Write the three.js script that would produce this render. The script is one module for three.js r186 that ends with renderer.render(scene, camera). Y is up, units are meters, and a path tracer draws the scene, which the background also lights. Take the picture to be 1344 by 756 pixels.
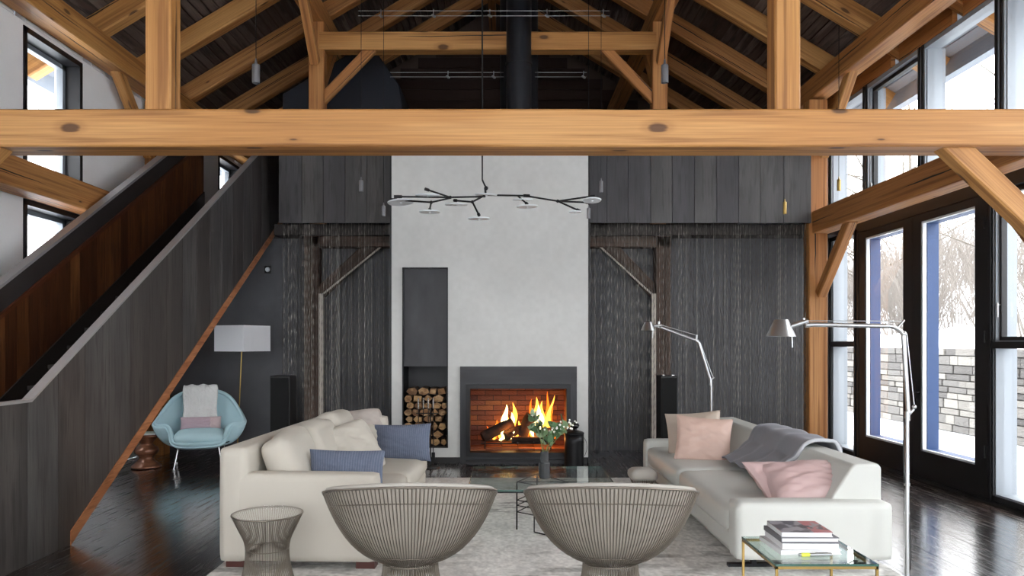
import * as THREE from 'three';
import { RoundedBoxGeometry } from 'three/addons/geometries/RoundedBoxGeometry.js';
import { mergeGeometries, mergeVertices } from 'three/addons/utils/BufferGeometryUtils.js';
import { RectAreaLightUniformsLib } from 'three/addons/lights/RectAreaLightUniformsLib.js';

// ------------------------------------------------------------------ camera, sky, exposure
const scene = new THREE.Scene();
const F = 1010, CX = 663, CY = 450, EYE = 1.45;            // focal length in pixels, vanishing point, eye height
const camera = new THREE.PerspectiveCamera(2 * Math.atan(378 / F) * 180 / Math.PI, 1344 / 756, 0.05, 400);
camera.position.set(0, EYE, 0);
camera.setViewOffset(1344, 756, 672 - CX, 378 - CY, 1344, 756);
const renderer = new THREE.WebGLRenderer();
renderer.toneMapping = THREE.LinearToneMapping;
renderer.toneMappingExposure = 1.14;
renderer.shadowMap.enabled = true;
RectAreaLightUniformsLib.init();
scene.background = new THREE.Color(0.95, 0.975, 1.0);      // even overcast winter sky
scene.backgroundIntensity = 7.0;

// ------------------------------------------------------------------ helpers
function rng(seed) { let a = seed | 0; return () => { a = (a + 0x6d2b79f5) | 0; let t = Math.imul(a ^ (a >>> 15), 1 | a); t = (t + Math.imul(t ^ (t >>> 7), 61 | t)) ^ t; return ((t ^ (t >>> 14)) >>> 0) / 4294967296; }; }
const R = rng(20240);
const V = (x, y, z) => new THREE.Vector3(x, y, z);
const P = (px, py, d) => V((px - CX) * d / F, EYE + (CY - py) * d / F, -d);
const names = {};
function numbered(n) { const k = names[n] = (names[n] ?? -1) + 1; return k ? n + '_' + String(k).padStart(3, '0') : n; }
function mesh(name, geo, mat, parent, label) { const m = new THREE.Mesh(geo, mat); m.name = name; if (label) m.userData.label = label; parent.add(m); return m; }
function tag(o, label, category, group) { o.userData.label = label; o.userData.category = category; if (group) o.userData.group = group; return o; }
function thing(name, label, category, group, pos) { const g = new THREE.Group(); g.name = numbered(name); scene.add(g); if (pos) g.position.copy(pos); return tag(g, label, category, group); }
function single(name, geo, mat, label, category, group) { const m = new THREE.Mesh(geo, mat); m.name = numbered(name); scene.add(m); return tag(m, label, category, group); }
function struct(name, label, category) { const g = new THREE.Group(); g.name = numbered(name); scene.add(g); g.userData = { kind: 'structure', label, category }; return g; }
function plain(g) { const o = g.index ? g.toNonIndexed() : g; for (const k of Object.keys(o.attributes)) if (!['position', 'normal', 'uv'].includes(k)) o.deleteAttribute(k); if (!o.attributes.uv) o.setAttribute('uv', new THREE.BufferAttribute(new Float32Array(o.attributes.position.count * 2), 2)); return o; }
const merge = (list) => mergeGeometries(list.map(plain), false);
// uv in metres from the dominant face direction, u along the grain
function mapUV(geo, grain = 'z', su = 1, sv = 1, ou = 0, ov = 0) {
  const g = geo.index ? geo.toNonIndexed() : geo; const p = g.attributes.position, uv = new Float32Array(p.count * 2);
  const a = V(0, 0, 0), b = V(0, 0, 0), c = V(0, 0, 0), ax = { x: 0, y: 1, z: 2 }[grain];
  for (let i = 0; i < p.count; i += 3) {
    a.fromBufferAttribute(p, i); b.fromBufferAttribute(p, i + 1); c.fromBufferAttribute(p, i + 2);
    const n = b.clone().sub(a).cross(c.clone().sub(a)); const w = [Math.abs(n.x), Math.abs(n.y), Math.abs(n.z)];
    const dom = w.indexOf(Math.max(...w)); let U, W;
    if (dom === ax) { [U, W] = [0, 1, 2].filter((k) => k !== ax); } else { U = ax; W = [0, 1, 2].find((k) => k !== ax && k !== dom); }
    [a, b, c].forEach((q, k) => { const e = q.toArray(); uv[(i + k) * 2] = e[U] / su + ou; uv[(i + k) * 2 + 1] = e[W] / sv + ov + dom * 0.37; });
  }
  g.setAttribute('uv', new THREE.BufferAttribute(uv, 2)); return g;
}
function box(x0, x1, y0, y1, z0, z1, grain, su, sv) { const g = new THREE.BoxGeometry(x1 - x0, y1 - y0, z1 - z0); g.translate((x0 + x1) / 2, (y0 + y1) / 2, (z0 + z1) / 2); return grain ? mapUV(g, grain, su, sv, R(), R()) : g; }
// a box with chamfered long edges: cross section w (x) by h (y), running along z from 0 to len
function bar(len, w, h, ch = 0.01, grain = 'z', su = 4.2, sv = 0.6) {
  const x = w / 2, y = h / 2, s = new THREE.Shape();
  s.moveTo(-x + ch, -y); s.lineTo(x - ch, -y); s.lineTo(x, -y + ch); s.lineTo(x, y - ch); s.lineTo(x - ch, y); s.lineTo(-x + ch, y); s.lineTo(-x, y - ch); s.lineTo(-x, -y + ch); s.closePath();
  const g = new THREE.ExtrudeGeometry(s, { depth: len, bevelEnabled: false, steps: 1 });
  return mapUV(g, grain, su, sv, R() * 7, R() * 7);
}
function aim(g, p0, p1, up = V(0, 1, 0)) {                // turns a geometry that runs along +z so that it runs from p0 to p1
  const z = p1.clone().sub(p0).normalize(); let x = up.clone().cross(z); if (x.lengthSq() < 1e-6) x = V(1, 0, 0); x.normalize(); const y = z.clone().cross(x);
  g.applyMatrix4(new THREE.Matrix4().makeBasis(x, y, z).setPosition(p0)); return g;
}
const timber = (p0, p1, w, h, ch = 0.012, up) => aim(bar(p0.distanceTo(p1), w, h, ch), p0, p1, up);
function rod(p0, p1, r, n = 8, r2 = r) { const L = p0.distanceTo(p1), g = new THREE.CylinderGeometry(r2, r, L, n, 1); g.rotateX(Math.PI / 2); g.translate(0, 0, L / 2); return aim(g, p0, p1); }
function tube(pts, r, n = 24, rad = 8, closed = false) { return new THREE.TubeGeometry(new THREE.CatmullRomCurve3(pts, closed, 'catmullrom', 0.5), n, r, rad, closed); }
function lathe(prof, n = 32) { return new THREE.LatheGeometry(prof.map(([r, y]) => new THREE.Vector2(r, y)), n); }
// eight-cornered slab standing in the (depth, height) plane: x0..x1 thick, d0..d1, heights given at both ends
function slab(x0, x1, d0, d1, b0, b1, t0, t1) {
  const q = [[x0, b0, -d0], [x1, b0, -d0], [x1, t0, -d0], [x0, t0, -d0], [x0, b1, -d1], [x1, b1, -d1], [x1, t1, -d1], [x0, t1, -d1]];
  const f = [[0, 1, 2, 3], [5, 4, 7, 6], [4, 0, 3, 7], [1, 5, 6, 2], [3, 2, 6, 7], [4, 5, 1, 0]], pos = [];
  for (const [a, b, c, d] of f) for (const k of [a, b, c, a, c, d]) pos.push(...q[k]);
  const g = new THREE.BufferGeometry(); g.setAttribute('position', new THREE.Float32BufferAttribute(pos, 3)); g.computeVertexNormals(); return g;
}
// periodic value noise for textures
function lattice(n, seed) { const r = rng(seed), a = new Float32Array(n * n); for (let i = 0; i < a.length; i++) a[i] = r(); return a; }
const LAT = lattice(256, 99);
function pn(x, y, px, py, s = 0) {
  const xi = Math.floor(x), yi = Math.floor(y), fx = x - xi, fy = y - yi, ux = fx * fx * (3 - 2 * fx), uy = fy * fy * (3 - 2 * fy);
  const m = (a, b) => LAT[((((a % px) + px) % px + s * 37) & 255) + ((((b % py) + py) % py + s * 91) & 255) * 256];
  return (m(xi, yi) * (1 - ux) + m(xi + 1, yi) * ux) * (1 - uy) + (m(xi, yi + 1) * (1 - ux) + m(xi + 1, yi + 1) * ux) * uy;
}
function fbm(u, v, fx, fy, o, s) { let a = 0, w = 0.5, t = 0; for (let i = 0; i < o; i++) { a += w * pn(u * fx, v * fy, fx, fy, s + i); t += w; w *= 0.5; fx *= 2; fy *= 2; } return a / t; }
function n3(x, y, z) { return Math.sin(x * 1.7 + 1.3 * Math.sin(y * 2.1 + z)) * 0.5 + Math.sin(y * 2.3 - 1.1 * Math.sin(z * 1.9 + x * 0.7)) * 0.3 + Math.sin(z * 2.9 + 1.7 * Math.sin(x * 1.3)) * 0.2; }
function tex(w, h, fn, srgb = true) {
  const a = new Uint8Array(w * h * 4);
  for (let j = 0; j < h; j++) for (let i = 0; i < w; i++) { const c = fn(i / w, j / h), k = (j * w + i) * 4; if (typeof c === 'number') { a[k] = a[k + 1] = a[k + 2] = Math.max(0, Math.min(255, c)); } else { a[k] = Math.max(0, Math.min(255, c[0])); a[k + 1] = Math.max(0, Math.min(255, c[1])); a[k + 2] = Math.max(0, Math.min(255, c[2])); } a[k + 3] = 255; }
  const t = new THREE.DataTexture(a, w, h); t.wrapS = t.wrapT = THREE.RepeatWrapping; t.magFilter = THREE.LinearFilter; t.minFilter = THREE.LinearMipmapLinearFilter; t.generateMipmaps = true; if (srgb) t.colorSpace = THREE.SRGBColorSpace; t.needsUpdate = true; return t;
}
const mix = (a, b, t) => a.map((x, i) => x + (b[i] - x) * t);
const sstep = (a, b, x) => { const t = Math.max(0, Math.min(1, (x - a) / (b - a))); return t * t * (3 - 2 * t); };
function woodTex(w, h, base, dark, light, o) {
  const { stretch = 3, lines = 26, knots = 0, seed = 1, checks = 0, contrast = 1 } = o; const r = rng(seed * 77), K = [], C = [];
  for (let i = 0; i < knots; i++) K.push([r(), r(), 0.004 + 0.012 * r(), 0.015 + 0.05 * r()]);
  for (let i = 0; i < checks; i++) C.push([r(), r(), 0.14 + 0.28 * r(), 0.008 + 0.012 * r()]);
  return tex(w, h, (u, v) => {
    const warp = fbm(u, v, stretch, 4, 3, seed) * 0.35;
    const g1 = fbm(u, v + warp * 0.08, stretch * 2, lines, 4, seed + 3), g2 = fbm(u, v, stretch * 5, lines * 5, 2, seed + 7), big = fbm(u, v, 2, 3, 3, seed + 11);
    let c = mix(base, light, sstep(0.45, 0.75, big)); c = mix(c, dark, contrast * (0.55 * sstep(0.5, 0.78, g1) + 0.5 * (g2 - 0.42)));
    for (const [ku, kv, kx, ky] of K) { let du = Math.abs(u - ku); du = Math.min(du, 1 - du); let dv = Math.abs(v - kv); dv = Math.min(dv, 1 - dv); const q = Math.hypot(du / kx, dv / ky) + (g1 - 0.5) * 2.2; c = mix(c, dark.map((x) => x * 0.62), 0.9 * (1 - sstep(0.3, 1.0, q))); c = mix(c, dark, 0.2 * (1 - sstep(1, 2.2, q))); }
    for (const [cu, cv, cl, ct] of C) { let du = (u - cu + 1) % 1; if (du < cl) { const f = du / cl, w2 = ct * Math.sin(Math.PI * f) + 1e-4; const dv = Math.abs(v - cv - 0.03 * (fbm(u, 0, 16, 1, 3, seed + 20) - 0.5)); c = mix(c, dark.map((x) => x * 0.25), 1 - sstep(w2 * 0.5, w2, dv)); } }
    return c;
  });
}
const std = (o) => new THREE.MeshStandardMaterial(o);
const phys = (o) => new THREE.MeshPhysicalMaterial(o);

// ------------------------------------------------------------------ materials
const tHoney = woodTex(1024, 512, [180, 126, 68], [122, 76, 36], [193, 142, 84], { stretch: 2, lines: 16, knots: 4, checks: 5, seed: 1 });
const tHoney2 = woodTex(1024, 512, [174, 116, 63], [116, 70, 33], [188, 134, 79], { stretch: 2, lines: 18, knots: 3, checks: 5, seed: 2 });
const tGrainB = tex(512, 512, (u, v) => 120 + 110 * (fbm(u, v, 4, 60, 3, 5) - 0.5) + 60 * (fbm(u, v, 3, 5, 3, 6) - 0.5), false);
const M = {};
M.honey = std({ map: tHoney, roughness: 0.55, bumpMap: tGrainB, bumpScale: 0.002 });
M.honey2 = std({ map: tHoney2, roughness: 0.58, bumpMap: tGrainB, bumpScale: 0.002 });
const tDarkA = woodTex(512, 512, [66, 64, 66], [48, 46, 48], [76, 74, 76], { stretch: 3, lines: 22, seed: 11 });
const tDarkB = woodTex(512, 512, [73, 71, 71], [53, 50, 50], [83, 81, 80], { stretch: 3, lines: 20, seed: 12 });
M.clad = [tDarkA, tDarkB].map((t) => std({ map: t, roughness: 0.62, bumpMap: tGrainB, bumpScale: 0.0012 }));
const tBrA = woodTex(512, 512, [104, 62, 34], [64, 35, 18], [128, 80, 46], { stretch: 3, lines: 24, seed: 21 });
const tBrB = woodTex(512, 512, [88, 50, 28], [54, 29, 15], [108, 66, 38], { stretch: 3, lines: 24, seed: 22 });
const tBrC = woodTex(512, 512, [122, 76, 44], [76, 44, 24], [144, 94, 56], { stretch: 3, lines: 24, seed: 23 });
M.brown = [tBrA, tBrB, tBrC].map((t) => std({ map: t, roughness: 0.5 }));
const tGuA = woodTex(512, 512, [70, 68, 67], [46, 43, 42], [84, 81, 79], { stretch: 3, lines: 26, seed: 31 });
const tGuB = woodTex(512, 512, [63, 59, 57], [42, 38, 36], [77, 72, 69], { stretch: 3, lines: 26, seed: 32 });
M.guard = [tGuA, tGuB].map((t) => std({ map: t, roughness: 0.5, bumpMap: tGrainB, bumpScale: 0.0008 }));
M.copper = std({ map: woodTex(256, 256, [168, 108, 70], [126, 76, 46], [184, 124, 84], { stretch: 3, lines: 14, seed: 41 }), roughness: 0.45 });
M.stairDark = std({ color: 0x2c2624, roughness: 0.7 });
M.capPale = std({ color: 0xa9a6a6, roughness: 0.35, metalness: 0.4 });
M.rail = std({ color: 0x5a2f1c, roughness: 0.4 });
const tRoofA = woodTex(512, 256, [82, 67, 60], [42, 34, 31], [118, 104, 97], { stretch: 4, lines: 10, seed: 51 });
const tRoofB = woodTex(512, 256, [98, 84, 76], [50, 41, 38], [138, 126, 118], { stretch: 4, lines: 10, seed: 52 });
M.roofBoard = [tRoofA, tRoofB].map((t) => std({ map: t, roughness: 0.8 }));
M.roofDeck = std({ color: 0x55463f, roughness: 0.95 });
M.soffit = std({ color: 0x868b92, roughness: 0.8 });  // roof boards outdoors, paler to put the light off the snow into colour
M.fascia = std({ color: 0x9aa3ad, roughness: 0.5 });
const tFl = [61, 62, 63, 64].map((s, i) => woodTex(512, 256, [[44, 35, 32], [37, 30, 28], [50, 40, 36], [32, 27, 26]][i], [18, 14, 13], [[70, 58, 52], [58, 48, 44], [78, 64, 56], [50, 42, 40]][i], { stretch: 3, lines: 14, knots: 3, checks: 3, seed: s }));
const tFlRough = tex(512, 512, (u, v) => 60 + 70 * fbm(u, v, 6, 20, 4, 70) + 50 * sstep(0.62, 0.72, fbm(u, v, 10, 40, 3, 71)), false);
const tFlBump = tex(512, 512, (u, v) => 128 + 90 * (fbm(u, v, 3, 6, 3, 72) - 0.5) + 40 * (fbm(u, v, 6, 50, 2, 73) - 0.5), false);
M.floor = tFl.map((t) => phys({ map: t, roughness: 0.55, roughnessMap: tFlRough, bumpMap: tFlBump, bumpScale: 0.005, clearcoat: 1, clearcoatRoughness: 0.16 }));
M.subfloor = std({ color: 0x2c2422, roughness: 0.9 });
M.plaster = std({ map: tex(512, 512, (u, v) => { const n = fbm(u, v, 4, 4, 5, 81), f = fbm(u, v, 40, 40, 2, 82); const k = 204 + 16 * (n - 0.5) + 8 * (f - 0.5); return [k, k, k - 3]; }), roughness: 0.85 });
M.white = std({ map: tex(256, 256, (u, v) => { const k = 240 + 8 * (fbm(u, v, 6, 6, 4, 85) - 0.5); return [k, k, k]; }), roughness: 0.9 });
M.charcoal = std({ map: tex(512, 512, (u, v) => { const k = 80 + 28 * (fbm(u, v, 5, 5, 5, 86) - 0.5); return [k, k, k + 4]; }), roughness: 0.55 });
M.navy = std({ color: 0x1b1e27, roughness: 0.8 });
M.gable = [std({ color: 0x33221c, roughness: 0.85 }), std({ color: 0x3a2821, roughness: 0.85 })];
M.steel = std({ map: tex(256, 256, (u, v) => { const k = 50 + 20 * (fbm(u, v, 4, 4, 4, 88) - 0.5); return [k, k, k + 3]; }), roughness: 0.5, metalness: 0.3 });
M.black = std({ color: 0x141415, roughness: 0.5 });
M.blackGloss = std({ color: 0x0d0d0e, roughness: 0.25 });
M.blackMetal = std({ color: 0x1b1b1d, roughness: 0.42, metalness: 0.5 });
M.pipe = std({ color: 0x26282d, roughness: 0.42, metalness: 0.5 });
M.bronze = std({ color: 0x1d1d1f, roughness: 0.45, metalness: 0.2 });
M.alu = std({ color: 0x8e949a, roughness: 0.45, metalness: 0.2 });
M.bead = std({ color: 0xd9dde0, roughness: 0.4 });
M.blue = std({ color: 0x24406c, roughness: 0.5 });
M.glass = phys({ color: 0xffffff, transmission: 1, thickness: 0, roughness: 0, ior: 1.45 });
M.chrome = std({ color: 0xd8d8d8, roughness: 0.12, metalness: 1 });
M.satin = std({ color: 0xb9babb, roughness: 0.3, metalness: 0.95 });
M.nickel = std({ color: 0x7d756b, roughness: 0.36, metalness: 0.8 });
M.pendant = std({ color: 0x77777a, roughness: 0.45, metalness: 0.7 });
M.brass = std({ color: 0xa58a52, roughness: 0.32, metalness: 0.9 });
M.hand = std({ color: 0xc8c8c8, roughness: 0.3, metalness: 0.8 });
const weave = (f, lo, hi, s) => tex(512, 512, (u, v) => lo + (hi - lo) * (0.5 + 0.25 * Math.sin(u * f * Math.PI * 2) + 0.25 * Math.sin(v * f * Math.PI * 2)) + 26 * (fbm(u, v, 30, 30, 2, s) - 0.5), false);
const tWeave = weave(64, 90, 170, 91);
const cloth = (hex, rough = 0.92, sheen = 0.3, rep = 0.25) => { const b = tWeave; return phys({ color: hex, roughness: rough, sheen, sheenRoughness: 0.6, sheenColor: new THREE.Color(hex), bumpMap: b, bumpScale: 0.0006 }); };
M.cream = cloth(0xbab4a9);
M.creamLite = cloth(0xa8a39b);
M.greige = cloth(0xa39b91);
M.leather = phys({ color: 0xc4c5c0, roughness: 0.5, sheen: 0.1 });
M.bluePillow = phys({ map: tex(256, 256, (u, v) => { const r = 0.5 + 0.5 * Math.sin(u * 14 * Math.PI * 2), n = fbm(u, v, 30, 30, 2, 95); return mix([90, 98, 117], [113, 121, 138], r * 0.7 + 0.4 * (n - 0.5)); }), roughness: 0.95, sheen: 0.3, bumpMap: tex(256, 256, (u, v) => 128 + 100 * Math.sin(u * 14 * Math.PI * 2), false), bumpScale: 0.002 });
M.taupe = cloth(0xa9a099);
M.pink = phys({ color: 0xc9ac9f, roughness: 0.5, sheen: 0.5, sheenRoughness: 0.35, sheenColor: new THREE.Color(0xffe8de) });
M.pinkSatin = phys({ color: 0xbfa4a2, roughness: 0.4, sheen: 0.4, sheenRoughness: 0.3, sheenColor: new THREE.Color(0xffe6e6) });
M.beige = phys({ color: 0xb9aa9c, roughness: 0.55, sheen: 0.6, sheenRoughness: 0.4, sheenColor: new THREE.Color(0xfff0e2) });
M.greyThrow = phys({ color: 0x85858b, roughness: 0.85, sheen: 0.8, sheenRoughness: 0.5, sheenColor: new THREE.Color(0xbfc0c8) });
M.throwEdge = cloth(0xb9babf);
M.aqua = cloth(0xb2d0d8);
M.aquaLite = cloth(0xb8d6dd);
M.whiteThrow = phys({ color: 0xd9d8d6, roughness: 0.95, sheen: 0.6, bumpMap: tex(256, 256, (u, v) => 255 * fbm(u, v, 20, 30, 4, 97), false), bumpScale: 0.012 });
M.mauve = cloth(0xb9a3ab);
M.mauveLite = cloth(0xcab3b3);
M.walnut = phys({ map: woodTex(256, 256, [128, 80, 56], [84, 48, 32], [158, 106, 78], { stretch: 2, lines: 14, seed: 101 }), roughness: 0.28, metalness: 0.35, clearcoat: 0.5, clearcoatRoughness: 0.2 });
M.footWood = std({ color: 0x4a2019, roughness: 0.45 });
M.shade = phys({ color: 0xe9e9ec, roughness: 0.95, transmission: 0.25, thickness: 0 });
M.frost = phys({ color: 0xe8eef1, roughness: 0.45, transmission: 0.25, thickness: 0, ior: 1.45 });
M.tableGlass = phys({ color: 0xedf6f3, transmission: 1, thickness: 0, roughness: 0, ior: 1.5 });
M.glassEdge = std({ color: 0x3f5f56, roughness: 0.15 });
M.clearGlass = phys({ color: 0xffffff, transmission: 1, thickness: 0, roughness: 0, ior: 1.45 });
M.rug = std({ map: tex(1024, 1024, (u, v) => { const a = fbm(u, v, 8, 10, 4, 111), b = fbm(u, v, 60, 90, 2, 112), c = fbm(u, v, 26, 8, 3, 113), d = fbm(u, v, 4, 5, 3, 114); let k = 216 + 40 * (a - 0.5) + 46 * (b - 0.5); k -= 44 * sstep(0.55, 0.68, c) * sstep(0.4, 0.6, d); return [k, k - 2, k - 6]; }), roughness: 1, bumpMap: tex(512, 512, (u, v) => 255 * fbm(u, v, 90, 90, 2, 115), false), bumpScale: 0.006 });
M.snow = std({ color: 0xeef1f5, roughness: 0.95 });
M.twig = std({ color: 0x827b74, roughness: 0.95 });
M.bark = std({ color: 0x6e675f, roughness: 0.95 });
M.stone = [0x817d77, 0x6f6c68, 0x8f8b84, 0x625f5c].map((c, i) => std({ color: c, roughness: 0.95, bumpMap: tex(128, 128, (u, v) => 255 * fbm(u, v, 6, 6, 4, 120 + i), false), bumpScale: 0.02 }));
M.mortar = std({ color: 0x6f6c68, roughness: 1 });

// ================================================================== STRUCTURE
const XL = -4.7, XR = 4.38, CXR = -0.235, DB = 10.4, DFAR = 14.5, DN = -3.6;   // room limits: left wall, glazed wall, ridge line, back walls, wall behind the viewer
const roofY = (x) => 4.95 + 0.6 * (4.185 - Math.abs(x - CXR));                // underside of the rafters

// ---- floor of dark planks
{
  const g = struct('floor', 'glossy dark-stained wide plank floor', 'floor');
  mesh('subfloor', box(XL, 4.6, -0.12, -0.022, -DB - 0.2, -DN + 0.2), M.subfloor, g);
  const w = 0.212, n = Math.ceil((4.55 - XL) / w), r = rng(7);
  for (let i = 0; i < n; i++) {
    const x0 = XL + i * w + 0.0012, x1 = Math.min(4.55, x0 + w - 0.0024); let d = DN + 0.1 - 2 * r();
    while (d < DB) { const L = d < 3 ? 4.2 : 1.6 + 1.8 * r(), a = Math.max(d, DN), b = Math.min(d + L, DB + 0.1); if (b - a > 0.1) { const q = new THREE.BoxGeometry(x1 - x0, 0.022, b - a - 0.003); q.translate((x0 + x1) / 2, -0.011 - 0.0012 * r(), -(a + b) / 2); mesh('plank', mapUV(q, 'z', 2.2, 0.6, r(), r()), M.floor[Math.floor(r() * 4)], g); } d += L; }
  }
}
// ---- left wall with window openings
function wallWithHoles(name, label, outline, holes, thick, mat, place) {
  const g = struct(name, label, 'wall'); const s = new THREE.Shape(); outline.forEach(([a, b], i) => i ? s.lineTo(a, b) : s.moveTo(a, b)); s.closePath();
  for (const [a0, a1, b0, b1] of holes) { const h = new THREE.Path(); h.moveTo(a0, b0); h.lineTo(a0, b1); h.lineTo(a1, b1); h.lineTo(a1, b0); h.closePath(); s.holes.push(h); }
  const e = mapUV(new THREE.ExtrudeGeometry(s, { depth: thick, bevelEnabled: false }), 'x', 2, 2); place(e); mesh('wall_body', e, mat, g); return g;
}
const LW = [[7.5, 8.54, 3.18, 4.55], [7.5, 8.54, 0.9, 2.86], [12.6, 13.6, 3.6, 4.55], [2.6, 3.9, 0.9, 2.86], [2.6, 3.9, 3.18, 4.55], [-0.6, 0.7, 0.9, 2.86]];
// shape x = depth; extruded along -x from the inner face
wallWithHoles('wall_left', 'white plaster wall behind the staircase', [[-DFAR, 0], [-DN, 0], [-DN, 4.59], [-DFAR, 4.59]], LW.map((w) => [w[0], w[1], w[2], Math.min(w[3], 4.55)]).map(([a, b, c, d]) => [-b, -a, c, d]), 0.3, M.white, (e) => { e.applyMatrix4(new THREE.Matrix4().makeBasis(V(0, 0, 1), V(0, 1, 0), V(-1, 0, 0)).setPosition(V(XL, 0, 0))); });
let winNo = 0;
function windowLeft([d0, d1, y0, y1], label) {
  const g = new THREE.Group(); g.name = 'window_' + (++winNo); scene.add(g); g.userData = { kind: 'structure', label, category: 'window' };
  const f = 0.055, X0 = XL - 0.22, X1 = XL + 0.012;
  mesh('frame', merge([box(X0, X1, y0, y0 + f, -d1, -d0), box(X0, X1, y1 - f, y1, -d1, -d0), box(X0, X1, y0, y1, -d0 - f, -d0), box(X0, X1, y0, y1, -d1, -d1 + f)]), M.bronze, g);
  const s = 0.05, a0 = d0 + f, a1 = d1 - f, b0 = y0 + f, b1 = y1 - f;
  mesh('sash', merge([box(X0, X0 + 0.07, b0, b0 + s, -a1, -a0), box(X0, X0 + 0.07, b1 - s, b1, -a1, -a0), box(X0, X0 + 0.07, b0, b1, -a0 - s, -a0), box(X0, X0 + 0.07, b0, b1, -a1, -a1 + s)]), M.alu, g);
  mesh('pane', box(X0 + 0.03, X0 + 0.036, b0 + s, b1 - s, -a1 + s, -a0 - s), M.glass, g);
  mesh('handle', merge([box(X0 + 0.07, X0 + 0.1, (b0 + b1) / 2 - 0.15, (b0 + b1) / 2 - 0.03, -a1 + 0.012, -a1 + 0.035)]), M.hand, g);
}
windowLeft(LW[0], 'upper dark-framed window in the white wall, above the horizontal wall beam');
windowLeft(LW[1], 'lower dark-framed window in the white wall, beneath the wall beam and cut off by the stair');
windowLeft(LW[2], 'small window at the head of the stair');
windowLeft(LW[3], 'lower window of the white wall near the stair landing');
windowLeft(LW[4], 'upper window of the white wall above the stair landing');
windowLeft(LW[5], 'window of the white wall before the stair');
// ---- wall behind the viewer: a glazed gable
{
  const holes = [[-4.2, -2.6, 0.1, 2.8], [-2.4, -0.35, 0.1, 2.8], [-0.15, 1.9, 0.1, 2.8], [2.1, 3.9, 0.1, 2.8], [-4.0, -2.6, 3.1, 4.6], [-2.4, -0.35, 3.1, 5.4], [-0.15, 1.9, 3.1, 5.4], [2.1, 3.6, 3.1, 4.6]];
  wallWithHoles('wall_front', 'glazed gable wall facing the fireplace', [[-5, -0.1], [4.5, -0.1], [4.5, 4.95], [CXR, 7.75], [-5, 4.95]], holes, 0.25, M.white, (e) => e.translate(0, 0, -DN));
  for (const [a0, a1, b0, b1] of holes) {
    const g = new THREE.Group(); g.name = 'window_' + (++winNo); scene.add(g); g.userData = { kind: 'structure', label: 'tall window in the gable wall facing the fireplace', category: 'window', group: 'gable windows' };
    const f = 0.06, z0 = -DN + 0.1, z1 = -DN + 0.2;
    mesh('frame', merge([box(a0, a1, b0, b0 + f, z0, z1), box(a0, a1, b1 - f, b1, z0, z1), box(a0, a0 + f, b0, b1, z0, z1), box(a1 - f, a1, b0, b1, z0, z1)]), M.bronze, g);
    mesh('pane', box(a0 + f, a1 - f, b0 + f, b1 - f, z0 + 0.04, z0 + 0.046), M.glass, g);
  }
}
// ---- glazed wall on the right
function unitRight(name, label, d0, d1, y0, y1, o = {}) {
  const g = new THREE.Group(); g.name = name; scene.add(g); g.userData = { kind: 'structure', label, category: 'window' };
  const { f = 0.05, transom = [], mat = M.bronze, sash = false } = o, X0 = XR, X1 = XR + 0.16;
  const parts = [box(X0, X1, y0, y0 + f, -d1, -d0), box(X0, X1, y1 - f, y1, -d1, -d0), box(X0, X1, y0, y1, -d0 - f, -d0), box(X0, X1, y0, y1, -d1, -d1 + f)];
  for (const t of transom) parts.push(box(X0, X1, t - f * 0.6, t + f * 0.6, -d1 + f, -d0 - f));
  mesh('frame', merge(parts), mat, g);
  mesh('inner_trim', merge([box(X0 - 0.012, X0, y0, y1, -d0 - 0.03, -d0), box(X0 - 0.012, X0, y0, y1, -d1, -d1 + 0.03)]), M.bronze, g);
  const ys = [y0, ...transom, y1];
  for (let i = 0; i + 1 < ys.length; i++) {
    const b0 = ys[i] + (i ? f * 0.6 : f), b1 = ys[i + 1] - (i + 2 < ys.length ? f * 0.6 : f);
    mesh('reveal', merge([box(X0 + 0.02, X1 + 0.05, b0, b1, -d1 + f, -d1 + f + 0.012), box(X0 + 0.02, X1 + 0.05, b0, b1, -d0 - f - 0.012, -d0 - f), box(X0 + 0.02, X1 + 0.05, b0, b0 + 0.012, -d1 + f, -d0 - f)]), M.alu, g);
    mesh('pane', box(X0 + 0.09, X0 + 0.096, b0, b1, -d1 + f, -d0 - f), M.glass, g);
    if (sash && i === ys.length - 2) {
      const s = 0.045; mesh('sash', merge([box(X0 + 0.05, X0 + 0.1, b0, b0 + s, -d1 + f, -d0 - f), box(X0 + 0.05, X0 + 0.1, b1 - s, b1, -d1 + f, -d0 - f), box(X0 + 0.05, X0 + 0.1, b0, b1, -d1 + f, -d1 + f + s), box(X0 + 0.05, X0 + 0.1, b0, b1, -d0 - f - s, -d0 - f)]), M.bronze, g);
      const h = V(X0 + 0.03, b0 + 0.35, -d1 + f + 0.02); mesh('handle', merge([rod(h, h.clone().add(V(0, -0.13, 0)), 0.008), rod(h.clone().add(V(0, -0.02, 0)), h.clone().add(V(0.03, -0.02, 0)), 0.007)]), M.hand, g);
    }
  }
  return g;
}
unitRight('window_' + (++winNo), 'narrow tall window between the timber corner post and the double door', 9.62, DB - 0.02, 0.03, 2.86, { transom: [1.43] });
unitRight('window_' + (++winNo), 'tall window with a casement above a fixed pane, beside the double door', 5.75, 6.96, 0.03, 2.86, { transom: [1.43], sash: true });
unitRight('window_' + (++winNo), 'tall window beyond the right edge, level with the chairs', 4.2, 5.7, 0.03, 2.86, { transom: [1.43] });
unitRight('window_' + (++winNo), 'tall window beyond the right edge, beside the viewer', 2.4, 4.15, 0.03, 2.86, { transom: [1.43] });
unitRight('window_' + (++winNo), 'tall window beyond the right edge, near the gable', -1.0, 2.35, 0.03, 2.86, { transom: [1.43] });
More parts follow.
